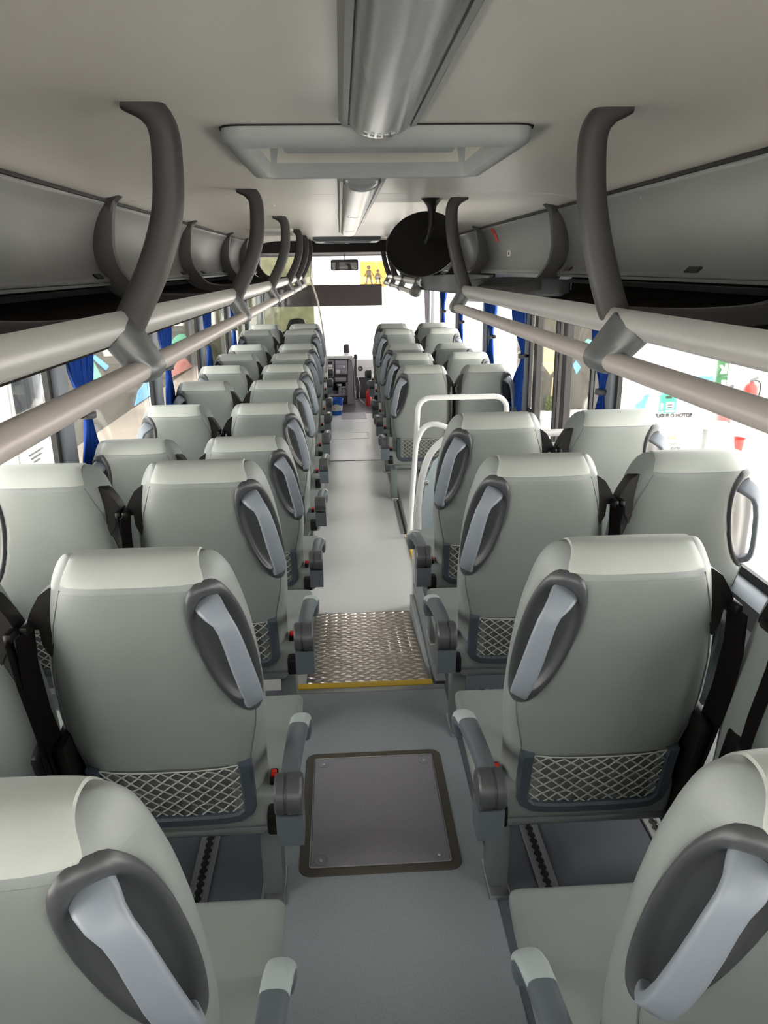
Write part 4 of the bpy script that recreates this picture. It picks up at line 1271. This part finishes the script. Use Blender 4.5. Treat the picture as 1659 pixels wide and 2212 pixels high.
dpart('niche_back', M_BLACK, -0.36, -0.03, 10.95, 10.98, ZL, 0.135)
dpart('niche_shelf', M_DASH, -0.36, -0.03, 10.52, 10.96, -0.05, -0.035)
dpart('lower_body', M_DASHD, -0.36, -0.03, 10.53, 10.96, ZL, -0.05)
dpart('niche_side', M_DASH, -0.045, -0.03, 10.52, 10.96, -0.04, 0.135, 0.003)
mb = MB().prism_y([(-0.03 + 0.15, 0.0), (0.085 + 0.15, 0.0), (0.07 + 0.15, 0.40), (0.045 + 0.15, 0.61), (0.0 + 0.15, 0.61), (-0.015 + 0.15, 0.35)], 0.0, 0.55)
mb.build('side_pillar', M_DASH, db)
dm = empty('instrument_binnacle', (-0.75, 11.5, ZL - 0.012))
tag(dm, 'dark instrument binnacle below the driver side of the windscreen', 'dashboard')
MB().box((0, 0.1, 0.33), (0.72, 0.40, 0.66), bev=0.03).build('binnacle_body', M_DASHD, dm)
MB().box((0, 0.12, 0.67), (0.74, 0.42, 0.05), bev=0.02).build('binnacle_top', M_DASH, dm)
sw_ = MB().tube([(0.21 * math.cos(a), -0.22 + 0.12 * math.sin(a), 0.72 + 0.17 * math.sin(a)) for a in np.linspace(0, 2 * PI, 32, endpoint=False)], 0.014, 8, closed=True).build('steering_wheel', M_BLACK, dm, smooth=60)
MB().tube([(0, -0.22, 0.72), (0, 0.0, 0.55)], 0.03, 10).build('steering_column', M_BLACK, dm)
# gearshift-like small screen standing on the shelf
tag(MB().box((-0.02, 10.75, 0.565), (0.085, 0.04, 0.125), bev=0.022, seg=4).build('camera_monitor', M_DASHD), 'small dark rounded screen standing on the dashboard shelf', 'screen')
# spray bottles
def spray(x, y, z, h, label, m):
    b = empty('spray_bottle', (x, y, z))
    tag(b, label, 'spray bottle', 'spray bottles')
    MB().lathe([(0.0, 0), (0.026, 0), (0.028, 0.006), (0.027, 0.5 * h), (0.022, 0.62 * h), (0.010, 0.72 * h), (0.010, 0.76 * h)], (0, 0, 0), n=18, cap=False).build('bottle', m, b, smooth=50)
    t = MB().box((0, 0, 0.86 * h), (0.05, 0.022, 0.18 * h), bev=0.006)
    t.box((-0.034, 0, 0.89 * h), (0.026, 0.014, 0.10 * h), bev=0.004)
    t = t.build('spray_head', M_PRINTW, b)
    MB().box((-0.028, 0, 0.76 * h), (0.008, 0.012, 0.16 * h), ry=0.35, bev=0.002).build('trigger', M_PRINTW, t)
spray(-0.125, 10.555, -0.035, 0.155, 'larger white and pale blue spray bottle in the dashboard niche', M_HANDLE)
spray(-0.072, 10.56, -0.035, 0.115, 'smaller white spray bottle in the dashboard niche', M_LAV)
# microphone with hanging cord
mc = empty('microphone', (0.10, 10.45, ZL - 0.01))
tag(mc, 'dark microphone stalk with a looped black cord beside the dashboard', 'microphone')
MB().tube([(0, 0.06, 0.25), (0.0, 0.03, 0.45), (0, 0.0, 0.63)], 0.012, 10).build('stalk', M_DASHD, mc, smooth=60)
MB().lathe([(0.0, 0), (0.022, 0.004), (0.026, 0.03), (0.024, 0.06), (0.0, 0.07)], (0, 0, 0.62), n=16, cap=False).build('head', M_DASHD, mc, smooth=60)
MB().tube(catmull([(-0.01, -0.01, 0.60), (-0.03, -0.02, 0.40), (-0.04, -0.02, 0.2), (-0.03, -0.02, 0.10), (0.0, -0.02, 0.08), (0.03, -0.02, 0.14), (0.03, -0.02, 0.27)], 6), 0.005, 8).build('cord', M_BLACK, mc, smooth=60)
MB().tube(catmull([(0.015, 0.0, 0.60), (0.02, -0.02, 0.4), (0.05, -0.02, 0.25), (0.04, -0.03, 0.10), (0.10, -0.05, 0.02)], 6), 0.004, 8).build('cord', M_FASCIA, mc, smooth=60)
# fire extinguisher by the front door step
fe = empty('fire_extinguisher', (0.262, 10.36, ZL - 0.012))
tag(fe, 'small red fire extinguisher standing behind the right front seats', 'fire extinguisher')
MB().lathe([(0.0, 0), (0.035, 0.0), (0.038, 0.01), (0.038, 0.17), (0.028, 0.20), (0.012, 0.215), (0.012, 0.235)], (0, 0, 0), n=20, cap=False).build('cylinder', M_EXT, fe, smooth=50)
MB().box((0, -0.01, 0.245), (0.016, 0.06, 0.02), bev=0.004).build('valve', M_BLACK, fe)
# panel right of the dashboard with a round vent
fp = empty('door_side_panel', (0.30, 10.95, ZL - 0.01))
tag(fp, 'pale panel with round vent between dashboard and front door', 'panel')
MB().bounds(-0.19, 0.45, 0.0, 0.5, 0.30, 0.56, bev=0.02).build('panel_body', M_WHITE, fp)
MB().bounds(-0.19, 0.45, 0.04, 0.5, 0.0, 0.31, bev=0.01).build('lower_panel', M_DASHD, fp)
vn = MB().lathe([(0.035, 0.0), (0.035, -0.012), (0.028, -0.012), (0.024, -0.002), (0, -0.002)], (-0.13, 0.0, 0.43), 'Y', 24, cap=False).build('vent_ring', M_DASHD, fp, smooth=40)
for k in (-1, 0, 1):
    MB().box((-0.13, -0.006, 0.43 + k * 0.012), (0.05, 0.006, 0.004)).build('vent_slat', M_FASCIA, vn, smooth=0)
# bucket
bk = empty('bucket', (-0.172, 9.72, ZL - 0.004))
tag(bk, 'blue plastic bucket with white label on the front aisle floor', 'bucket')
MB().lathe([(0.0, 0.003), (0.060, 0.003), (0.062, 0.0), (0.066, 0.01), (0.083, 0.195), (0.090, 0.197), (0.090, 0.208), (0.083, 0.208), (0.078, 0.20), (0.062, 0.012), (0.0, 0.010)], (0, 0, 0), n=32, cap=False).build('pail', M_BUCKET, bk, smooth=40)
rows = []
for z in (0.055, 0.09, 0.13):
    r = 0.0668 + (z - 0.01) / 0.185 * 0.017 + 0.0006
    rows.append([(r * math.cos(a), r * math.sin(a), z + (0.012 * math.sin(3 * a) if z > 0.12 else 0)) for a in np.linspace(-2.9, -0.2, 18)])
lb = MB().grid(rows).build('label', M_PRINTW, bk, smooth=60)
rows = []
for z in (0.07, 0.10):
    r = 0.0668 + (z - 0.01) / 0.185 * 0.017 + 0.0012
    rows.append([(r * math.cos(a), r * math.sin(a), z) for a in np.linspace(-2.1, -1.8, 4)])
MB().grid(rows).build('label_mark', M_CREAM, lb, smooth=60)
# driver partition: clear acrylic sheet with a pale tube edge
pa = empty('driver_partition', (-0.45, 10.0, ZL - 0.012))
tag(pa, 'clear acrylic driver partition with a curved pale tube along its edge', 'partition')
O = pa.location
edge = catmull([(-0.449, 10.0, 1.502), (-0.382, 10.0, 1.279), (-0.338, 10.0, 1.052), (-0.305, 10.0, 0.764), (-0.291, 10.0, 0.529), (-0.291, 10.0, 0.30), (-0.30, 10.0, 0.0), (-0.31, 10.0, ZL - 0.012)], 5)
MB().tube([tuple(p - O) for p in edge], 0.0115, 12).build('edge_tube', M_RAIL, pa, smooth=60)
top = catmull([(-0.449, 10.0, 1.502), (-0.440, 9.98, 1.62), (-0.425, 9.95, 1.75), (-0.43, 9.93, 1.86), (-0.47, 9.92, 1.95)], 5)
MB().tube([tuple(p - O) for p in top], 0.010, 10).build('upper_tube', M_FASCIA, pa, smooth=60)
poly = [(p.x - O.x, p.z - O.z) for p in edge if p.z < 1.40 and p.z > 0.25]
poly = [(-1.20 - O.x, 1.40 - O.z)] + [(a - 0.008, b) for a, b in poly] + [(-1.20 - O.x, 0.27 - O.z)]
MB().prism(poly, (0, -0.003, 0), (1, 0, 0), (0, 0, 1), (0, 1, 0), 0.006).build('acrylic_sheet', M_ACRYL, pa, smooth=0)
MB().bounds(-1.22 - O.x, -0.34 - O.x, -0.012, 0.012, 0.0, 0.27 - O.z, bev=0.004).build('lower_panel', M_DASHD, pa)
# driver seat
ds = empty('driver_seat', (-0.68, 10.55, ZL - 0.012))
tag(ds, 'black high-backed driver seat behind the acrylic partition', 'seat')
pts = [(-0.20, 0.50), (-0.27, 0.70), (-0.285, 0.90), (-0.22, 0.985), (-0.14, 1.02), (-0.115, 1.09), (-0.085, 1.155), (-0.03, 1.175), (0.06, 1.175), (0.105, 1.155), (0.125, 1.09), (0.15, 1.02), (0.22, 0.985), (0.285, 0.90), (0.27, 0.70), (0.20, 0.50)]
MB().prism([(a, b) for a, b in pts], (0, -0.13, 0), (1, 0, 0), (0, 0, 1), (0, 1, -0.1), 0.13).build('backrest', M_BLACK, ds, smooth=25)
MB().box((0, 0.12, 0.47), (0.50, 0.50, 0.13), bev=0.05, seg=4).build('cushion', M_BLACK, ds)
MB().box((0, 0.12, 0.20), (0.36, 0.36, 0.42), bev=0.03).build('pedestal', M_DASHD, ds)
# sun blind, inner mirror
sb = empty('sun_blind', (-0.30, 11.62, 1.39))
tag(sb, 'wide dark roller sun blind hanging across the windscreen', 'sun blind')
MB().bounds(-0.92, 0.83, -0.003, 0.003, -0.28, 0.0).build('cloth', M_SHADE, sb, smooth=0)
MB().tube([(-0.92, 0, -0.285), (0.83, 0, -0.285)], 0.006, 8).build('bottom_bar', M_BRONZE, sb)
MB().tube([(-0.92, 0.01, 0.0), (0.83, 0.01, 0.0)], 0.012, 10).build('roller', M_SHADE, sb)
MB().tube([(0.845, 0, 0.05), (0.845, 0, -0.46)], 0.003, 6).build('pull_cord', M_DASHD, sb)
rm = empty('rear_view_mirror', (-0.012, 11.3, 1.825))
tag(rm, 'rectangular inside mirror hanging below the black header', 'mirror')
MB().tube([(0, 0, 0), (0, 0, -0.08)], 0.006, 8).build('stem', M_BLACK, rm)
tl = Matrix.Rotation(math.radians(-2.5), 3, 'X') @ Matrix.Rotation(math.radians(-5), 3, 'Z')
rows = [[tuple(tl @ Vector((a, y, b)) + Vector((0, 0, -0.15))) for a, b in rrect(0.195 - g, 0.075 - g, 0.025)] for g, y in ((0.0, 0.03), (0.0, 0.0), (0.008, -0.004))]
mb = MB().grid(rows, closed_u=True)
mb.f.append(tuple(range(20)))
mb.build('housing', M_BLACK, rm, smooth=30)
mb = MB()
mb.add([tuple(tl @ Vector((a, -0.0045, b)) + Vector((0, 0, -0.15))) for a, b in rrect(0.183, 0.063, 0.02)], [tuple(range(20))])
mb.build('mirror_glass', M_MIRROR, rm, smooth=0)

# ================================================================== OUTSIDE
ZG = -1.20
struct(MB().bounds(-40, 40, -30, 60, ZG - 0.2, ZG).build('ground', M_ASPH, smooth=0), 'pale concrete yard outside the bus')
struct(MB().bounds(-4.6, -2.0, 7.4, 46, ZG, ZG + 0.02).build('ground_pavement', mat('tan_pavement', (0.155, 0.135, 0.11), 0.9, noise=0.2, nscale=1.0), smooth=0), 'tan pavement at the foot of the left wall')
# left: retaining wall with cut-out card shapes
wl = tag(MB().bounds(-5.0, -4.6, 7.5, 46, ZG, 3.2).build('retaining_wall', M_RWALL, smooth=0), 'weathered concrete retaining wall, darkened for shade, seen through the left windows', 'wall')
def card(pts, name, m, label, x=-4.6, y=None):
    if y is None:
        mb = MB().prism([(p[0], p[1]) for p in pts], (x + 0.012, 0, 0), (0, 1, 0), (0, 0, 1), (-1, 0, 0), 0.011)
    else:
        mb = MB().prism([(p[0], p[1]) for p in pts], (0, y - 0.012, 0), (1, 0, 0), (0, 0, 1), (0, 1, 0), 0.011)
    return tag(mb.build(name, m, smooth=0), label, 'card', 'card shapes on the outdoor walls')
card([(13.4, 0.40), (13.35, -0.17), (14.62, -0.28), (14.05, 0.22)], 'card_roof', M_GREEN, 'pale green triangle card on the left wall, nearest the camera')
card([(14.17, 0.14), (14.37, 0.17), (15.12, -0.12), (14.87, -0.17)], 'card_strip', M_BLUEC, 'slanted blue card strip beside the pale green triangle')
card([(13.3, -0.2), (14.25, -0.29), (13.5, -0.40)], 'card_roof', M_PINKC, 'pink card corner below the pale green triangle')
card([(21.85 + 1.0 * math.cos(a), -0.25 + 0.17 * math.sin(a)) for a in np.linspace(0, 2 * PI, 18, endpoint=False)], 'card_disc', M_GREEN, 'round pale green card on the left wall')
card([(21.95, -0.62), (20.0, -1.05), (23.4, -1.15)], 'card_roof', M_PINKC, 'salmon pink triangle card on the left wall')
card([(22.3, -0.55), (24.1, -0.50), (24.1, -0.62), (22.5, -0.70)], 'card_strip', M_BLUEC, 'blue card strip above the salmon triangle')
card([(16.6, -1.15), (17.0, -0.90), (18.1, -0.72), (18.1, -1.15)], 'card_pond', M_BLUEC, 'blue card patch at the foot of the left wall')
card([(27.7, 0.5), (31.2, 0.45), (31.2, -0.3), (28.4, -0.3)], 'card_house', M_LAV, 'lavender card panel far along the left wall')
card([(29.2, -0.6), (30.6, -0.6), (30.6, -1.1), (29.2, -1.1)], 'card_door', M_CREAM, 'cream card panel far along the left wall')
# left: white bus parked alongside
nb = empty('parked_minibus', (-3.8, 3.0, ZG))
tag(nb, 'white minibus parked close to the left windows', 'bus')
MB().bounds(-1.2, 1.2, 0.3, 3.68, 0.35, 3.2, bev=0.10, seg=3).build('body', M_BUSW, nb)
MB().bounds(1.19, 1.212, 2.94, 3.60, 1.80, 2.24, bev=0.01).build('window', M_BUSG, nb)
MB().bounds(1.19, 1.212, 0.9, 2.78, 2.05, 2.7, bev=0.01).build('window', M_BUSG, nb)
MB().bounds(1.195, 1.206, 2.86, 2.875, 0.5, 2.9).build('panel_joint', M_FASCIA, nb, smooth=0)
MB().bounds(1.195, 1.206, 0.4, 2.86, 1.68, 1.69).build('panel_joint', M_FASCIA, nb, smooth=0)
MB().lathe([(0.045, 0), (0.045, 0.02), (0.03, 0.03), (0, 0.032)], (1.20, 2.82, 1.72), 'X', 18, cap=False).build('marker_lamp', M_PINKC, nb, smooth=40)
for k in range(3):
    MB().bounds(1.2, 1.204, 3.05 + 0.04 * k, 3.36 - 0.05 * k, 1.44 - 0.035 * k, 1.452 - 0.035 * k).build('small_print', M_DGREY, nb, smooth=0)
for yy in (1.0, 3.0):
    MB().lathe([(0.2, -0.1), (0.46, -0.1), (0.48, 0.0), (0.46, 0.12), (0.2, 0.12)], (1.08, yy, 0.48), 'X', 28).build('wheel', M_BLACK, nb, smooth=40)
# ahead: white bus with the school transport sign, mossy wall
hb = empty('bus_ahead', (0.75, 15.0, ZG))
tag(hb, 'white bus standing right in front of the windscreen', 'bus')
MB().bounds(-1.35, 1.35, 0.02, 8.0, 0.4, 3.7, bev=0.10, seg=3).build('body', M_BUSW, hb)
MB().bounds(-1.1, 1.1, 0.0, 0.03, 3.02, 3.05).build('roof_trim', M_FASCIA, hb, smooth=0)
for sx in (-1, 1):
    MB().bounds(sx * 1.1 - 0.1, sx * 1.1 + 0.1, 0.0, 0.04, 0.8, 1.3, bev=0.01).build('rear_lamp', M_PINKC, hb)
    MB().lathe([(0.2, -0.1), (0.46, -0.1), (0.48, 0.0), (0.46, 0.12), (0.2, 0.12)], (sx * 1.15, 1.6, 0.48), 'X', 28).build('wheel', M_BLACK, hb, smooth=40)
ss = empty('school_sign', (0.55, 14.99, 1.28))
tag(ss, 'orange school transport sign showing two walking children', 'sign')
MB().bounds(-0.245, 0.24, -0.004, 0.012, 0.0, 0.46, bev=0.006, seg=1).build('plate', M_ORANGE, ss, smooth=0)
def figure(cx_, h, skirt):
    u = h
    mb = MB()
    def pl(p):
        mb.prism([(cx_ + a * u, 0.05 + b * u) for a, b in p], (0, -0.0075, 0), (1, 0, 0), (0, 0, 1), (0, 1, 0), 0.003)
    pl([(0.10 * math.cos(a), 0.89 + 0.10 * math.sin(a)) for a in np.linspace(0, 2 * PI, 14, endpoint=False)])
    pl([(-0.10, 0.76), (0.10, 0.76), (0.13, 0.42), (-0.13, 0.42)] if not skirt else [(-0.08, 0.76), (0.08, 0.76), (0.22, 0.32), (-0.22, 0.32)])
    pl([(-0.13, 0.44), (0.0, 0.44), (-0.12, 0.02), (-0.26, 0.0), (-0.2, 0.05)])
    pl([(0.0, 0.44), (0.13, 0.44), (0.20, 0.0), (0.30, 0.0), (0.12, 0.0)])
    pl([(-0.08, 0.74), (-0.13, 0.70), (-0.27, 0.42), (-0.22, 0.40)])
    pl([(0.08, 0.74), (0.13, 0.70), (0.30, 0.45), (0.25, 0.42)])
    return mb.build('child_figure', M_FIG, ss, smooth=0)
figure(-0.085, 0.34, False)
figure(0.085, 0.27, True)
tag(MB().bounds(-9.0, 0.2, 24.0, 24.4, ZG, 6.0).build('mossy_wall', M_MOSS, smooth=0), 'yellow-green mossy wall beyond the driver side windscreen', 'wall')
# right: rendered wall seen through the middle door, with cards, kerb and weeds
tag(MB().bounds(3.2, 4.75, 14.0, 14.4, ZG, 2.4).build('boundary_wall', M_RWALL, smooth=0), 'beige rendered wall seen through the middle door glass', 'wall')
tag(MB().bounds(2.9, 6.2, 13.2, 13.99, ZG, -0.96, bev=0.02).build('white_kerb', M_WHITE), 'white painted kerb at the foot of the beige wall', 'kerb')
card([(3.55, 0.30), (3.88, 0.30), (3.906, -0.138), (3.755, -0.309), (3.60, -0.10)], 'card_pennant', M_CREAM, 'cream pennant card on the beige wall beyond the middle door', y=14.0)
card([(3.803, -0.36), (3.89, -0.36), (3.904, -0.723), (3.79, -0.723)], 'card_bar', M_CREAM, 'narrow cream card below the pennant card', y=14.0)
card([(4.166, -0.136), (4.227, -0.051), (4.326, -0.177), (4.251, -0.306)], 'card_square', M_BLUEC, 'tilted sky blue card on the beige wall', y=14.0)
card([(4.329, 0.245), (4.415, 0.337), (4.513, 0.305), (4.508, 0.179)], 'card_square', M_GREEN, 'mint green card high on the beige wall', y=14.0)
card([(4.557, -0.133), (4.524, -0.236), (4.611, -0.235)], 'card_roof', M_CREAM, 'small peach triangle card at the right end of the beige wall', y=14.0)
card([(4.555, -0.459), (4.605, -0.346), (4.638, -0.666), (4.581, -0.719)], 'card_figure', M_PINKC, 'pink card figure at the right end of the beige wall', y=14.0)
mb = MB()
rn = random.Random(5)
for k in range(260):
    a = (3.66 + rn.random() * 0.28, 13.85 + rn.random() * 0.12, -0.96 + rn.random() ** 1.4 * 0.26)
    s1, s2 = rn.uniform(-0.03, 0.03), rn.uniform(-0.03, 0.03)
    mb.add([a, (a[0] + s1, a[1] + 0.01, a[2] + 0.03), (a[0] + s1 + 0.012, a[1] - s2, a[2] + 0.022), (a[0] + 0.02, a[1], a[2] - 0.004)], [(0, 1, 2), (0, 2, 3)])
wd_ = mb.build('weed_clump', M_LEAF, smooth=0)
tag(wd_, 'small leafy weeds growing at the foot of the beige wall', 'weeds')
wd_['kind'] = 'stuff'
# right: fuel pump with lettering
fp = empty('fuel_pump', (3.53, 8.0, ZG))
tag(fp, 'white fuel pump cabinet lettered DESLIGUE O MOTOR', 'fuel pump')
MB().bounds(-0.40, 0.39, 0.0, 0.45, 1.10, 2.05, bev=0.01).build('upper_cabinet', M_WHITE, fp)
MB().bounds(-0.32, 0.33, 0.02, 0.43, 0.0, 1.095, bev=0.01).build('lower_cabinet', M_WHITE, fp)
lettering('DESLIGUE O MOTOR', 0.052, 'lettering', M_PRINTK, fp, (-0.064, -0.003, 1.262), (1, 0, 0), (0, 0, 1), bold=0.003)
tk = MB().bounds(-0.205, -0.012, -0.004, 0.0, 1.29, 1.52).build('teal_notice', M_SIGNT, fp, smooth=0)
for (a, b, c, d, m) in ((-0.14, -0.07, 1.45, 1.475, M_PRINTK), (-0.185, -0.165, 1.33, 1.40, M_PRINTW), (-0.125, -0.045, 1.34, 1.41, M_PRINTW), (-0.115, -0.055, 1.35, 1.36, M_PINKC), (-0.115, -0.055, 1.375, 1.385, M_PINKC), (-0.195, -0.15, 1.302, 1.312, M_PRINTW), (-0.13, -0.03, 1.302, 1.325, M_PRINTW)):
    MB().bounds(a, b, -0.006, -0.003, c, d).build('notice_print', m, tk, smooth=0)
lettering('REPSOL', 0.075, 'brand_lettering', M_PRINTK, fp, (-0.02, 0.017, 0.875), (1, 0, 0), (0, 0, 1), bold=0.002, italic=0.25)
lg = MB().prism([(0.075 * math.cos(a), 0.055 * math.sin(a)) for a in np.linspace(0.1, PI - 0.1, 14)], (0.0, 0.016, 0.985), (1, 0, 0), (0, 0, 1), (0, 1, 0), 0.004).build('logo_upper', M_CREAM, fp, smooth=0)
MB().prism([(0.055 * math.cos(a), 0.03 * math.sin(a)) for a in np.linspace(PI + 0.1, 2 * PI - 0.1, 12)], (0.0, 0.016, 0.955), (1, 0, 0), (0, 0, 1), (0, 1, 0), 0.004).build('logo_lower', M_PINKC, fp, smooth=0)
MB().bounds(-0.395, -0.33, -0.05, 0.0, 1.15, 1.75, bev=0.006).build('nozzle_holder', M_FASCIA, fp)
nz = MB().prism([(-0.55, 1.235), (-0.49, 1.33), (-0.49, 1.41), (-0.43, 1.45), (-0.35, 1.53), (-0.385, 1.42), (-0.40, 1.34), (-0.44, 1.30), (-0.475, 1.30), (-0.51, 1.22)], (0, -0.09, 0), (1, 0, 0), (0, 0, 1), (0, 1, 0), 0.03)
nz.build('nozzle', M_BLUEC, fp, smooth=0)
MB().prism([(0.10, 1.60), (0.36, 1.60), (0.36, 1.68), (0.10, 1.68)], (0, -0.03, 0), (1, 0, 0), (0, 0, 1), (0, 1, 0), 0.03).build('blue_band', M_BLUEC, fp, smooth=0)
# grey bin-like block beside the pump, posts, signs, extinguishers, pail
tag(MB().prism([(0.0, 0.0), (0.36, 0.0), (0.30, 0.32), (0.04, 0.32)], (3.88, 8.0, -0.37), (1, 0, 0), (0, 0, 1), (0, 1, 0), 0.3).build('grey_block', M_FASCIA, smooth=0), 'grey sloping block beside the fuel pump', 'block')
tag(MB().bounds(3.86, 4.9, 7.95, 8.5, ZG, -0.37, bev=0.01).build('white_plinth', M_WHITE), 'white plinth beside the fuel pump', 'plinth')
pt = tag(MB().bounds(4.03, 4.62, 8.32, 8.40, -0.37, 2.6, bev=0.01).build('white_post', M_WHITE), 'wide white post carrying the signs and extinguishers', 'post')
sg_ = empty('exit_sign', (4.125, 8.27, 0.275))
tag(sg_, 'green escape and hose sign above the fire extinguishers', 'sign')
MB().bounds(-0.075, 0.065, 0.0, 0.01, 0.0, 0.16).build('lower_plate', M_SIGNG, sg_, smooth=0)
MB().bounds(-0.075, 0.065, 0.0, 0.01, 0.165, 0.34).build('upper_plate', M_SIGNG, sg_, smooth=0)
mb = MB()
mb.prism([(-0.03, 0.19), (0.045, 0.19), (0.045, 0.30), (0.02, 0.30), (0.02, 0.24), (-0.02, 0.29), (-0.045, 0.28), (-0.01, 0.235)], (0, -0.003, 0), (1, 0, 0), (0, 0, 1), (0, 1, 0), 0.003)
mb.build('running_figure', M_PRINTW, sg_, smooth=0)
MB().bounds(0.0, 0.052, -0.003, 0.0, 0.03, 0.12).build('exit_arrow_box', M_PRINTW, sg_, smooth=0)
MB().lathe([(0.028, 0.0), (0.028, 0.003), (0.018, 0.003), (0.018, 0)], (-0.04, -0.003, 0.06), 'Y', 18, cap=False).build('hose_symbol', M_PRINTW, sg_, smooth=0)
for (x, z, lab) in ((4.20, -0.09, 'red fire extinguisher on the post with dark base, nearer the pump'), (4.47, 0.0, 'red fire extinguisher on the post with black hose, farther from the pump')):
    fe = empty('fire_extinguisher', (x, 8.252, z))
    tag(fe, lab, 'fire extinguisher', 'outdoor fire extinguishers')
    MB().lathe([(0.0, 0.045), (0.068, 0.045), (0.07, 0.06), (0.07, 0.28), (0.055, 0.33), (0.025, 0.355), (0.025, 0.37)], (0, 0, 0), n=22, cap=False).build('cylinder', M_EXT, fe, smooth=50)
    MB().lathe([(0.0, 0), (0.072, 0.0), (0.072, 0.045), (0.0, 0.046)], (0, 0, 0), n=22, cap=False).build('base_ring', M_DGREY, fe, smooth=40)
    MB().box((0.02, 0, 0.40), (0.10, 0.02, 0.035), ry=-0.5, bev=0.006).build('valve_lever', M_DGREY, fe)
    MB().tube(catmull([(0.02, 0, 0.385), (0.08, 0, 0.37), (0.105, 0, 0.30), (0.09, 0, 0.18), (0.08, 0, 0.12)], 5), 0.009, 8).build('hose', M_BLACK, fe, smooth=60)
pl_ = empty('red_pail', (4.30, 8.12, -0.37))
tag(pl_, 'small red pail with wire handle on the white plinth', 'bucket')
MB().lathe([(0.0, 0.002), (0.075, 0.0), (0.095, 0.13), (0.10, 0.135), (0.092, 0.133), (0.07, 0.01), (0, 0.008)], (0, 0, 0), n=24, cap=False).build('pail', M_EXT, pl_, smooth=40)
MB().tube([(0.095 * math.cos(a), 0, 0.13 + 0.10 * math.sin(a)) for a in np.linspace(0, PI, 14)], 0.003, 6).build('wire_handle', M_DGREY, pl_, smooth=60)
